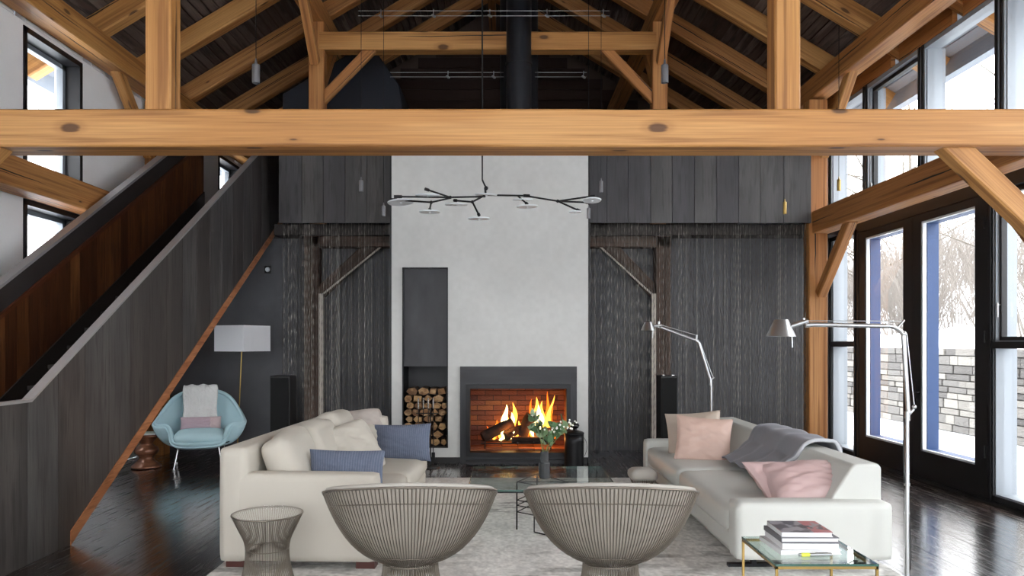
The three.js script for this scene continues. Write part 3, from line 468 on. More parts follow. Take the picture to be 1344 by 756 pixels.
  for (const [x, h, rad, mi, dz] of [[-0.1, 0.2, 0.03, 2, -0.1], [-0.02, 0.3, 0.06, 1, -0.12], [0.02, 0.36, 0.05, 0, -0.1], [0.06, 0.28, 0.05, 0, -0.06], [0.1, 0.38, 0.045, 1, -0.12], [0.15, 0.2, 0.035, 1, 0.02], [0.38, 0.36, 0.055, 0, -0.04], [0.42, 0.28, 0.05, 0, 0.0], [0.36, 0.44, 0.05, 1, -0.1], [0.46, 0.4, 0.04, 1, -0.06], [0.5, 0.5, 0.03, 2, -0.1], [0.55, 0.46, 0.028, 1, -0.08], [0.6, 0.34, 0.026, 2, -0.1], [0.3, 0.42, 0.03, 2, -0.12], [-0.16, 0.17, 0.025, 1, 0.0], [-0.04, 0.1, 0.03, 0, 0.1], [0.1, 0.1, 0.028, 0, 0.12], [0.44, 0.12, 0.035, 0, 0.1], [-0.24, 0.14, 0.02, 2, -0.05]]) tongue(x, gy + 0.03, gz + dz, h * 1.2, rad * 1.25, 0.08 * (fr() - 0.3), fm[mi], fr() * 6);
  for (const [x, y, zz] of [[0.05, 0.42, -0.1], [0.42, 0.42, -0.08]]) { const l = new THREE.PointLight(0xff9a4a, 0.7); l.position.set(x, fy0 + y - 0.2, z - 0.2 + zz * 0.4); l.shadow.radius = 3; scene.add(l); l.name = numbered('fire_light'); }
}
// log niche
{
  const { nx0, nx1, ny0, ny1 } = CH, z = -CH.d, g = thing('log_niche', 'tall black steel log niche beside the fireplace with a flat panel above', 'niche');
  const zb = z - 0.5, t = 0.014;
  mesh('lining', merge([box(nx0, nx0 + t, ny0, ny1, zb, z + 0.012), box(nx1 - t, nx1, ny0, ny1, zb, z + 0.012), box(nx0, nx1, ny1 - t, ny1, zb, z + 0.012), box(nx0, nx1, ny0, ny0 + t, zb, z + 0.012), box(nx0, nx1, ny0, ny1, zb - 0.02, zb)]), M.blackMetal, g);
  mesh('panel', box(nx0 + t, nx1 - t, 1.166, ny1 - t, z - 0.1, z - 0.045), M.steel, g, 'flat dark grey steel panel');
  // split logs, one by one
  const ends = [0x9c7852, 0x866444, 0xac8a60, 0x6e5038].map((c, i) => std({ map: woodTex(128, 128, [(c >> 16) & 255, (c >> 8) & 255, c & 255], [84, 58, 38], [176, 146, 108], { stretch: 3, lines: 9, seed: 160 + i }), roughness: 0.9 })), bark = std({ color: 0x4b392b, roughness: 0.95 }), r = rng(77);
  let y = ny0 + t + 0.004, row = 0;
  const x0 = nx0 + t + 0.006, x1 = nx1 - t - 0.006;
  while (y < 0.9) {
    const h = 0.075 + 0.03 * r(); let x = x0 + (row % 2) * 0.02;
    while (x < x1 - 0.05) {
      let w = 0.08 + 0.06 * r(); if (x + w > x1) w = x1 - x; if (w < 0.045) break;
      const n = 4 + Math.floor(r() * 3), s = new THREE.Shape(), ph = r() * 6; for (let i = 0; i < n; i++) { const a = ph + i / n * 2 * Math.PI, q = 0.9 + 0.22 * r(), X = Math.cos(a) * w / 2 * q, Y = Math.sin(a) * h / 2 * q; i ? s.lineTo(X, Y) : s.moveTo(X, Y); } s.closePath();
      const e = new THREE.ExtrudeGeometry(s, { depth: 0.36, bevelEnabled: true, bevelSize: 0.003, bevelThickness: 0.004, bevelSegments: 1 }); const L = thing('firewood_log', 'split firewood log stacked in the black niche', 'log', 'firewood in the niche', V(x + w / 2, y + h / 2, z - 0.44 + 0.05 * r()));
      const pos = e.attributes.position, nr = e.attributes.normal, A = [], B = [], C = []; for (let i = 0; i < pos.count; i += 3) { const f = nr.getZ(i); for (let k = 0; k < 3; k++) (f > 0.9 ? A : f < -0.9 ? C : B).push(pos.getX(i + k), pos.getY(i + k), pos.getZ(i + k)); }
      const mk = (arr) => { const q = new THREE.BufferGeometry(); q.setAttribute('position', new THREE.Float32BufferAttribute(arr, 3)); q.computeVertexNormals(); return mapUV(q, 'x', 0.2, 0.2, r(), r()); };
      mesh('cut_end', mk(A), ends[Math.floor(r() * 4)], L); mesh('cut_end', mk(C), ends[3], L); mesh('split_side', mk(B), r() < 0.5 ? bark : ends[3], L);
      x += w + 0.002;
    }
    y += h + 0.001; row++;
  }
}
// fire tools in front of the niche
{
  const g = thing('fireplace_tool_set', 'black stand of four fireplace tools with bright handles before the log niche', 'tools', null, V(0, 0, 0)), d = 8.95, X = (px) => (px - CX) * d / F, yh = 0.62;
  mesh('base', (() => { const q = new THREE.CylinderGeometry(0.11, 0.115, 0.015, 24); q.translate(X(565), 0.0075, -d); return q; })(), M.blackMetal, g);
  mesh('stem', merge([rod(V(X(565), 0.01, -d), V(X(565), 0.7, -d), 0.008), rod(V(X(546), 0.63, -d), V(X(574), 0.63, -d), 0.006)]), M.blackMetal, g);
  for (const px of [549.5, 556, 562.5, 569]) { const x = X(px), t = mesh('tool', merge([rod(V(x, 0.14, -d + 0.03), V(x, 0.69, -d + 0.03), 0.005), box(x - 0.02, x + 0.02, 0.1, 0.18, -d + 0.02, -d + 0.035)]), M.blackMetal, g); mesh('handle', rod(V(x, 0.69, -d + 0.03), V(x, 0.81, -d + 0.03), 0.01), M.chrome, t, 'bright metal handle'); }
}
// ash bucket
{
  const d = 8.95, s = d / F, x = (753.5 - CX) * s, g = thing('ash_bucket', 'black lidded ash bucket beside the fireplace', 'bucket', null, V(x, 0, -d));
  mesh('body', lathe([[0, 0], [0.108, 0], [0.112, 0.012], [0.112, 0.29], [0.114, 0.295], [0.114, 0.3], [0.112, 0.305], [0.112, 0.4], [0, 0.4]], 40), M.blackMetal, g);
  const l = mesh('lid', lathe([[0.116, 0.395], [0.118, 0.405], [0.1, 0.418], [0.05, 0.432], [0, 0.435]], 40), M.blackMetal, g);
  mesh('knob', lathe([[0.014, 0.43], [0.012, 0.45], [0.05, 0.46], [0.062, 0.49], [0.05, 0.515], [0, 0.52]], 24), M.blackGloss, l);
  mesh('bail_handle', tube([V(0.112, 0.35, 0), V(0.14, 0.3, 0.02), V(0.145, 0.22, 0.03), V(0.12, 0.14, 0.03)], 0.003, 16, 6), M.blackMetal, g);
}
// flue pipe
{
  const d = 9.57, x = (681 - CX) * d / F, g = thing('flue_pipe', 'large matte black flue pipe rising through the roof', 'pipe');
  const c = (r, y0, y1) => { const q = new THREE.CylinderGeometry(r, r, y1 - y0, 40); q.translate(x, (y0 + y1) / 2, -d); return q; };
  mesh('pipe', c(0.155, 4.2, 7.4), M.pipe, g); mesh('collar', c(0.165, 4.9, 4.93), M.pipe, g); mesh('base_ring', c(0.19, 4.2, 4.24), M.pipe, g);
  const y = new THREE.CylinderGeometry(0.26, 0.26, 4.2, 40); y.translate(x + 0.02, 5.12, -10.55); single('flue_sleeve', y, M.pipe, 'wider dark flue sleeve standing behind the truss collar', 'pipe');
}

// ================================================================== SOFT GOODS HELPERS
function softBox(w, h, d, r, n, bulge = 0, wrinkle = 0, seed = 0) {
  const g = mergeVertices((() => { const q = new THREE.BoxGeometry(w, h, d, Math.max(4, Math.round(w * n)), Math.max(4, Math.round(h * n)), Math.max(4, Math.round(d * n))); q.deleteAttribute('normal'); q.deleteAttribute('uv'); return q; })());
  const p = g.attributes.position, c = V(0, 0, 0), q = V(0, 0, 0);
  for (let i = 0; i < p.count; i++) {
    q.fromBufferAttribute(p, i); c.set(Math.max(-w / 2 + r, Math.min(w / 2 - r, q.x)), Math.max(-h / 2 + r, Math.min(h / 2 - r, q.y)), Math.max(-d / 2 + r, Math.min(d / 2 - r, q.z)));
    const o = q.clone().sub(c); if (o.lengthSq() > 1e-9) { o.normalize().multiplyScalar(r); q.copy(c).add(o); }
    const u = q.x / (w / 2), v = q.y / (h / 2), s = q.z / (d / 2), b = bulge;
    q.x += b * u * (1 - v * v) * (1 - s * s); q.y += b * v * (1 - u * u) * (1 - s * s); q.z += b * s * (1 - u * u) * (1 - v * v);
    if (wrinkle) { const k = wrinkle * n3(q.x * 9 + seed, q.y * 11 + seed * 2, q.z * 9 - seed); q.y += k; q.x += k * 0.5 * u; }
    p.setXYZ(i, q.x, q.y, q.z);
  }
  g.computeVertexNormals(); const uv = new Float32Array(p.count * 2); for (let i = 0; i < p.count; i++) { uv[i * 2] = (p.getX(i) + p.getY(i) * 0.5) * 4; uv[i * 2 + 1] = (p.getZ(i) + p.getY(i) * 0.8) * 4; } g.setAttribute('uv', new THREE.BufferAttribute(uv, 2)); return g;
}
function pillow(w, h, t, o = {}) {                         // stands in the xy plane, thickness along z, pointed corners
  const { pinch = 0.07, wrinkle = 0.01, seed = 1, n = 28, sag = 0, soft = 0 } = o, pos = [], uv = [], idx = [];
  for (const s of [1, -1]) for (let j = 0; j <= n; j++) for (let i = 0; i <= n; i++) {
    const u = i / n * 2 - 1, v = j / n * 2 - 1; const rd = soft * (u * u * v * v) ** 2, ex = 1 - pinch * (1 - v * v) - rd, ey = 1 - pinch * (1 - u * u) - rd;
    const b = Math.pow(Math.max(0, (1 - u ** 4) * (1 - v ** 4)), 0.55) * (0.72 + 0.28 * (1 - u * u) * (1 - v * v));
    const f = Math.pow(Math.max(0, (1 - u * u) * (1 - v * v)), 0.3), wr = wrinkle * f * (n3(u * 4 + seed, v * 5 + seed * 1.7, seed) + 0.5 * n3(u * 9 - seed, v * 11, seed * 2));
    pos.push(u * w / 2 * ex, v * h / 2 * ey - sag * (1 - u * u) * (v > 0 ? v : 0), s * (b * t / 2 + wr * Math.min(1, b * 2))); uv.push(u * w / 2 * 4, v * h / 2 * 4);
  }
  const N = (n + 1) * (n + 1); for (let q = 0; q < 2; q++) for (let j = 0; j < n; j++) for (let i = 0; i < n; i++) { const a = q * N + j * (n + 1) + i, b = a + 1, c = a + n + 1, d = c + 1; q ? idx.push(a, c, b, b, c, d) : idx.push(a, b, c, b, d, c); }
  const g = new THREE.BufferGeometry(); g.setAttribute('position', new THREE.Float32BufferAttribute(pos, 3)); g.setAttribute('uv', new THREE.Float32BufferAttribute(uv, 2)); g.setIndex(idx); g.computeVertexNormals();
  // share the edge normals of both faces so that the seam stays soft
  return g;
}
function place(name, geo, mat, label, category, group, pos, rot = [0, 0, 0], order = 'YXZ') { const m = single(name, geo, mat, label, category, group); m.position.copy(pos); m.rotation.set(rot[0], rot[1], rot[2], order); return m; }

// ---- rug
{ const q = new RoundedBoxGeometry(4.3, 0.014, 5.0, 2, 0.005); const g = mapUV(q, 'z', 2.2, 2.2); const m = place('area_rug', g, M.rug, 'large pale distressed wool rug under the sofas and chairs', 'rug', null, V(0.305, 0.0075, -5.7)); }

// ---- left sofa
const sofaL = V(-1.82, 0.0148, -4.88), yawL = -0.045;
const atL = (x, y, z) => V(x, y, z).applyAxisAngle(V(0, 1, 0), yawL).add(V(sofaL.x, 0, sofaL.z));
{
  const g = thing('sofa', 'cream fabric sofa with loose back cushions, in front of the staircase', 'sofa', null, sofaL); g.rotation.y = yawL; const L = 2.2;
  const put = (name, geo, x, y, z, m = M.cream) => { const q = mesh(name, geo, m, g); q.position.set(x, y, z); return q; };
  put('base', softBox(1.0, 0.24, L, 0.03, 14), 0.505, 0.17, -L / 2);
  put('armrest', softBox(1.01, 0.555, 0.17, 0.028, 22, 0.006), 0.505, 0.325, -0.085);
  put('backrest', softBox(0.18, 0.73, L - 0.0, 0.03, 18, 0.004), 0.09, 0.405, -L / 2);
  put('end_back', softBox(0.52, 0.73, 0.17, 0.03, 18, 0.004), 0.4, 0.41, -L + 0.09);
  put('seat_cushion', softBox(0.83, 0.16, 0.98, 0.05, 20, 0.018, 0.003, 1), 0.6, 0.345, -0.66);
  put('seat_cushion', softBox(0.84, 0.16, 0.98, 0.05, 20, 0.018, 0.003, 4), 0.6, 0.345, -1.65);
  for (const [x, z] of [[0.09, -0.1], [0.93, -0.1], [0.09, -2.1], [0.93, -2.1]]) put('foot', box(-0.06, 0.06, 0, 0.055, -0.05, 0.05), x, 0, z, M.footWood);
  for (const [i, z] of [[0, -0.48], [1, -1.06], [2, -1.63]]) { const q = put('back_cushion', softBox(0.57, 0.43, 0.2, 0.07, 26, 0.022, 0.016, 3 + i * 2.3), 0.335 + 0.01 * i, 0.6 + 0.018 * i, z); q.rotation.set(0, Math.PI / 2, 0); q.rotateX(-0.36); q.rotateZ(0.06 - 0.05 * i); }
}
place('throw_pillow', pillow(0.5, 0.46, 0.17, { wrinkle: 0.014, seed: 5, pinch: 0.02, soft: 0.1 }), M.cream, 'cream square pillow tipped against the back cushions of the cream sofa', 'pillow', null, atL(0.55, 0.6, -1.25), [-0.5, 0.75, 0.25]);
place('throw_pillow', pillow(0.46, 0.42, 0.16, { wrinkle: 0.014, seed: 8, pinch: 0.02, soft: 0.1 }), M.cream, 'cream pillow lying low behind the front blue pillow', 'pillow', null, atL(0.42, 0.52, -0.62), [-0.95, 0.6, 0.1]);
place('throw_pillow', pillow(0.44, 0.4, 0.16, { wrinkle: 0.014, seed: 11, pinch: 0.02, soft: 0.1 }), M.taupe, 'taupe pillow in the far corner of the cream sofa', 'pillow', null, atL(0.44, 0.66, -1.98), [-0.25, 0.3, 0.1]);
place('throw_pillow', pillow(0.42, 0.38, 0.14, { wrinkle: 0.012, seed: 12, pinch: 0.02, soft: 0.1 }), M.cream, 'cream pillow tucked under the taupe pillow', 'pillow', null, atL(0.5, 0.56, -1.86), [-0.3, 0.25, -0.05]);
place('lumbar_pillow', pillow(0.52, 0.3, 0.15, { wrinkle: 0.006, seed: 2, pinch: 0.06 }), M.bluePillow, 'ribbed blue pillow standing behind the armrest of the cream sofa', 'pillow', null, P(455, 619, 5.28), [-0.15, 0.03, -0.02]);
place('lumbar_pillow', pillow(0.52, 0.33, 0.16, { wrinkle: 0.006, seed: 6, pinch: 0.06 }), M.bluePillow, 'ribbed blue pillow at the fireplace end of the cream sofa', 'pillow', null, P(527, 581, 6.72), [-0.22, -0.08, 0.03]);

// ---- right sofa
{
  const g = thing('sofa', 'long low white sofa with wedge back, beside the glass doors', 'sofa', null, V(1.43, 0, -4.75)); const L = 3.25, W = 0.97;
  const put = (name, geo, x, y, z, m = M.leather) => { const q = mesh(name, geo, m, g); q.position.set(x, y, z); return q; };
  put('base', softBox(W - 0.02, 0.16, L - 0.04, 0.025, 14), W / 2, 0.185, -L / 2);
  put('armrest', softBox(W, 0.36, 0.2, 0.028, 24, 0.004), W / 2, 0.28, -0.1);
  put('armrest', softBox(W, 0.36, 0.2, 0.028, 24, 0.004), W / 2, 0.28, -L + 0.1);
  put('seat_cushion', softBox(0.95, 0.19, 1.4, 0.05, 18, 0.012, 0.004, 2), W / 2 - 0.012, 0.31, -0.91);
  put('seat_cushion', softBox(0.95, 0.19, 1.4, 0.05, 18, 0.012, 0.004, 7), W / 2 - 0.012, 0.31, -2.33);
  const wedge = (len) => { const s = new THREE.Shape(); s.moveTo(0.0, 0); s.lineTo(0.33, 0); s.lineTo(0.33, 0.235); s.quadraticCurveTo(0.33, 0.26, 0.3, 0.26); s.lineTo(0.185, 0.255); s.quadraticCurveTo(0.165, 0.25, 0.15, 0.22); s.closePath(); const e = new THREE.ExtrudeGeometry(s, { depth: len, bevelEnabled: true, bevelSize: 0.015, bevelThickness: 0.02, bevelSegments: 3, curveSegments: 6 }); return e; };
  put('backrest', wedge(1.48), 0.61, 0.41, -1.62); put('backrest', wedge(1.48), 0.61, 0.41, -3.2);
  put('metal_leg', merge([box(-0.05, 0.9, 0.0148, 0.035, -0.02, 0.02), box(0.1, 0.13, 0.03, 0.11, -0.02, 0.02), box(0.75, 0.78, 0.03, 0.11, -0.02, 0.02)]), 0.05, 0, -0.2, M.blackMetal);
  put('metal_leg', merge([box(-0.05, 0.9, 0.0148, 0.035, -0.02, 0.02), box(0.1, 0.13, 0.03, 0.11, -0.02, 0.02), box(0.75, 0.78, 0.03, 0.11, -0.02, 0.02)]), 0.05, 0, -2.9, M.blackMetal);
}
place('throw_pillow', pillow(0.52, 0.46, 0.15, { wrinkle: 0.008, seed: 21, pinch: 0.07 }), M.beige, 'beige satin pillow behind the pink one on the white sofa', 'pillow', null, P(911, 571, 7.3), [-0.38, -0.3, 0.1]);
place('throw_pillow', pillow(0.5, 0.44, 0.15, { wrinkle: 0.01, seed: 24, pinch: 0.07 }), M.pink, 'pale pink velvet pillow leaning upright on the white sofa', 'pillow', null, P(923, 578, 6.92), [-0.36, -0.22, -0.07]);
place('throw_pillow', pillow(0.64, 0.46, 0.25, { wrinkle: 0.009, seed: 27, pinch: 0.09, n: 40 }), M.pinkSatin, 'large crumpled pink satin pillow resting by the near armrest of the white sofa', 'pillow', null, P(1066, 637, 5.14), [-1.05, -0.12, 0.1]);
place('throw_pillow', pillow(0.5, 0.4, 0.17, { wrinkle: 0.012, seed: 31, pinch: 0.09, n: 40 }), M.pinkSatin, 'crumpled pink satin pillow half hidden under the large pink one', 'pillow', null, P(1030, 634, 5.3), [-0.9, 0.5, -0.1]);
// throw draped over the back of the white sofa
{
  const X = 1.43, prof = [[0.47, 0.43], [0.53, 0.45], [0.59, 0.485], [0.63, 0.51], [0.68, 0.55], [0.73, 0.58], [0.77, 0.645], [0.81, 0.693], [0.87, 0.705], [0.94, 0.703], [0.985, 0.69], [0.99, 0.62], [0.99, 0.52]];
  const curve = new THREE.CatmullRomCurve3(prof.map(([x, y]) => V(x, y, 0))), nu = 44, nv = 40, pos = [], uv = [], idx = [];
  for (const s of [1, 0]) for (let j = 0; j <= nv; j++) for (let i = 0; i <= nu; i++) {
    const t = i / nu, q = curve.getPoint(t), tg = curve.getTangent(t), nx = -tg.y, ny = tg.x, w = j / nv, d0 = 5.62 + 0.1 * (1 - t), d1 = 6.72 + 0.12 * t;
    const wv = 0.012 * (1 + Math.sin(w * 23 + t * 3)) * 0.5 + 0.007 * n3(w * 14, t * 7, 3) + 0.004, o = (s ? 0.026 : 0.012) + wv;
    pos.push(X + q.x + nx * o, q.y + ny * o, -(d0 + (d1 - d0) * w) + 0.015 * Math.sin(t * 9)); uv.push(w * 4, t * 4);
  }
  const N = (nu + 1) * (nv + 1); for (let q = 0; q < 2; q++) for (let j = 0; j < nv; j++) for (let i = 0; i < nu; i++) { const a = q * N + j * (nu + 1) + i, b = a + 1, c = a + nu + 1, d = c + 1; q ? idx.push(a, b, c, b, d, c) : idx.push(a, c, b, b, c, d); }
  const rim = (a, b) => { idx.push(a, b, a + N, b, b + N, a + N); }; for (let i = 0; i < nu; i++) { rim(i, i + 1); rim(nv * (nu + 1) + i + 1, nv * (nu + 1) + i); } for (let j = 0; j < nv; j++) { rim((j + 1) * (nu + 1), j * (nu + 1)); rim(j * (nu + 1) + nu, (j + 1) * (nu + 1) + nu); }
  const g = new THREE.BufferGeometry(); g.setAttribute('position', new THREE.Float32BufferAttribute(pos, 3)); g.setAttribute('uv', new THREE.Float32BufferAttribute(uv, 2)); g.setIndex(idx); g.computeVertexNormals();
  const t = thing('throw_blanket', 'grey velvet throw draped over the back of the white sofa', 'blanket'); mesh('blanket', g, M.greyThrow, t);
  const e = []; for (let i = 0; i <= 16; i++) { const tt = i / 16, q = curve.getPoint(tt), tg = curve.getTangent(tt); e.push(V(X + q.x - tg.y * 0.03, q.y + tg.x * 0.03, -(5.62 + 0.1 * (1 - tt)) + 0.005)); } mesh('hem', tube(e, 0.014, 40, 8), M.throwEdge, t, 'lighter grey hem');
}
// little wire ottoman by the white sofa
// ---- wire chairs
function wireChair(label, x, z, turn) {
  const g = thing('wire_armchair', label, 'chair', null, V(x, 0.0148, z)); g.rotation.y = turn;
  const rim = (ph) => { const a = Math.abs(ph), y = 0.735 - 0.10 * Math.pow(Math.min(1, a / 1.57), 2) - 0.26 * sstep(1.45, 2.6, a), rr = 0.40 + 0.06 * Math.pow(Math.sin(Math.min(a, 1.57)), 2) - 0.05 * sstep(1.9, 3.1, a); return [rr, y]; };
  const curveAt = (ph, out = 0) => { const [rr, y] = rim(ph); const c = new THREE.CubicBezierCurve3(V(rr + out, y, 0), V(rr * 0.86 + out, y - 0.2 * (y / 0.73), 0), V(rr * 0.68 + out, 0.3, 0), V(0.12, 0.27, 0)); return c; };
  const dir = (ph, p) => V(Math.sin(ph) * p.x, p.y, Math.cos(ph) * p.x);
  const wires = [], n = 124;
  for (let i = 0; i < n; i++) { const ph = (i + 0.5) / n * 2 * Math.PI - Math.PI, c = curveAt(ph), pts = []; for (let k = 0; k <= 9; k++) pts.push(dir(ph, c.getPoint(k / 9))); wires.push(new THREE.TubeGeometry(new THREE.CatmullRomCurve3(pts), 12, 0.0029, 4)); }
  const w = mesh('wire_shell', merge(wires), M.nickel, g, 'shell of closely set nickel rods'); w.userData.kind = 'stuff';
  const ring = (f, r0) => { const pts = []; for (let i = 0; i < 64; i++) { const ph = i / 64 * 2 * Math.PI - Math.PI; pts.push(f(ph)); } return tube(pts, r0, 128, 6, true); };
  mesh('rim_ring', ring((ph) => { const [rr, y] = rim(ph); return V(Math.sin(ph) * rr, y, Math.cos(ph) * rr); }, 0.006), M.nickel, g);
  mesh('hoop', merge([ring((ph) => dir(ph, curveAt(ph, -0.004).getPoint(0.14)), 0.0035), ring((ph) => dir(ph, curveAt(ph, -0.004).getPoint(0.72)), 0.0035)]), M.nickel, g);
  // upholstered inner shell with a soft rolled top edge
  const nu = 72, nv = 16, pos = [], idx = [];
  for (const s of [0, 1]) for (let j = 0; j <= nv; j++) for (let i = 0; i <= nu; i++) {
    const ph = i / nu * 2 * Math.PI - Math.PI, c = curveAt(ph), t = j / nv * 0.86, p = c.getPoint(t), a = Math.abs(ph), th = s ? 0.05 : 0.012; p.x -= th * (0.4 + 0.6 * Math.min(1, p.x / 0.3)); if (j === 0) p.y += s ? 0.012 : 0.01; pos.push(...dir(ph, p).toArray());
  }
  const N = (nu + 1) * (nv + 1); for (let q = 0; q < 2; q++) for (let j = 0; j < nv; j++) for (let i = 0; i < nu; i++) { const a = q * N + j * (nu + 1) + i, b = a + 1, c = a + nu + 1, d = c + 1; q ? idx.push(a, b, c, b, d, c) : idx.push(a, c, b, b, c, d); }
  for (let i = 0; i < nu; i++) idx.push(i, i + 1, i + N, i + 1, i + 1 + N, i + N);
  const ug = new THREE.BufferGeometry(); ug.setAttribute('position', new THREE.Float32BufferAttribute(pos, 3)); ug.setIndex(idx); ug.computeVertexNormals(); mesh('upholstery', ug, M.greige, g);
  const rollPts = []; for (let i = 0; i < 64; i++) { const ph = i / 64 * 2 * Math.PI - Math.PI, [rr, y] = rim(ph); rollPts.push(V(Math.sin(ph) * (rr - 0.025), y + 0.006, Math.cos(ph) * (rr - 0.02))); } mesh('padded_edge', tube(rollPts, 0.015, 128, 10, true), M.creamLite, g, 'pale padded edge');
  const sc = mesh('seat_cushion', softBox(0.46, 0.11, 0.46, 0.05, 22, 0.02), M.creamLite, g); sc.position.set(0, 0.43, -0.02);
  // flaring rod base
  const bw = [], nb = 72; for (let i = 0; i < nb; i++) { const ph = i / nb * 2 * Math.PI, pts = [[0.15, 0.285], [0.145, 0.25], [0.16, 0.16], [0.2, 0.07], [0.25, 0.006]].map(([r, y]) => V(Math.sin(ph) * r, y, Math.cos(ph) * r)); bw.push(new THREE.TubeGeometry(new THREE.CatmullRomCurve3(pts), 10, 0.0031, 4)); }
  const b = mesh('rod_base', merge(bw), M.nickel, g); b.userData.kind = 'stuff';
  mesh('base_ring', merge([ring((ph) => V(Math.sin(ph) * 0.25, 0.006, Math.cos(ph) * 0.25), 0.006), ring((ph) => V(Math.sin(ph) * 0.148, 0.268, Math.cos(ph) * 0.148), 0.004)]), M.nickel, g);
  return g;
}
wireChair('nickel wire tub chair beside the cream sofa, its back to the viewer', (539 - CX) * 4.12 / F, -4.12, 0.06);
wireChair('nickel wire tub chair beside the white sofa, its back to the viewer', (801 - CX) * 4.12 / F, -4.12, -0.06);
// wire side table
{
  const g = thing('wire_side_table', 'hourglass nickel wire side table with a glass top', 'side table', null, V((351 - CX) * 4.5 / F, 0.0148, -4.5)), n = 84, ws = [];
  for (let i = 0; i < n; i++) { const ph = i / n * 2 * Math.PI, pts = [[0.2, 0.435], [0.165, 0.36], [0.132, 0.29], [0.122, 0.235], [0.126, 0.16], [0.145, 0.07], [0.165, 0.006]].map(([r, y]) => V(Math.sin(ph) * r, y, Math.cos(ph) * r)); ws.push(new THREE.TubeGeometry(new THREE.CatmullRomCurve3(pts), 16, 0.0023, 4)); }
  const w = mesh('wire_body', merge(ws), M.nickel, g); w.userData.kind = 'stuff';
  const ring = (r, y, t) => { const q = new THREE.TorusGeometry(r, t, 8, 64); q.rotateX(Math.PI / 2); q.translate(0, y, 0); return q; };
  mesh('ring', merge([ring(0.2, 0.437, 0.005), ring(0.122, 0.235, 0.003), ring(0.165, 0.006, 0.005)]), M.nickel, g);
  const gl = new THREE.CylinderGeometry(0.196, 0.196, 0.01, 48); gl.translate(0, 0.438, 0); mesh('glass_top', gl, M.clearGlass, g);
}
// ---- coffee table
{
  const x0 = -0.27, x1 = 0.82, d0 = 5.5, d1 = 6.55, y = 0.4, g = thing('coffee_table', 'square glass coffee table on thin dark iron rods before the fireplace', 'coffee table');
  mesh('glass_top', (() => { const q = new RoundedBoxGeometry(x1 - x0, 0.014, d1 - d0, 2, 0.004); q.translate((x0 + x1) / 2, y - 0.007, -(d0 + d1) / 2); return q; })(), M.tableGlass, g);
  mesh('glass_edge', merge([box(x0, x1, y - 0.012, y - 0.002, -d0 - 0.001, -d0 + 0.001), box(x0 - 0.001, x0 + 0.001, y - 0.012, y - 0.002, -d1, -d0), box(x1 - 0.001, x1 + 0.001, y - 0.012, y - 0.002, -d1, -d0), box(x0, x1, y - 0.012, y - 0.002, -d1 - 0.001, -d1 + 0.001)]), M.glassEdge, g, 'green polished glass edge');
  mesh('edge_rail', merge([box(x0 + 0.01, x1 - 0.01, y - 0.024, y - 0.014, -d0 - 0.012, -d0 - 0.002)]), M.blackMetal, g);
  const L = [], a = 0.006; const cx = 0.275, cz = -6.02, leg = (x, z) => { L.push(rod(V(x, 0.0148, z), V(x, y - 0.015, z), a)); };
  for (const [x, z] of [[0.09, -5.92], [0.31, -5.72], [0.48, -5.92], [0.26, -6.28]]) leg(x, z);
  const rung = (x0_, z0, x1_, z1, yy) => L.push(rod(V(x0_, yy, z0), V(x1_, yy, z1), 0.004));
  for (const yy of [0.38, 0.24, 0.2, 0.15]) { rung(0.09, -5.92, 0.31, -5.72, yy); rung(0.31, -5.72, 0.48, -5.92, yy); rung(0.48, -5.92, 0.26, -6.28, yy); rung(0.26, -6.28, 0.09, -5.92, yy); }
  L.push(rod(V(0.09, 0.38, -5.92), V(0.65, 0.38, -5.92), 0.004)); L.push(rod(V(0.22, 0.02, -5.82), V(0.38, 0.02, -5.66), 0.005)); L.push(rod(V(0.22, 0.02, -5.82), V(0.22, 0.2, -5.82), 0.005));
  mesh('iron_base', merge(L), M.blackMetal, g);
}
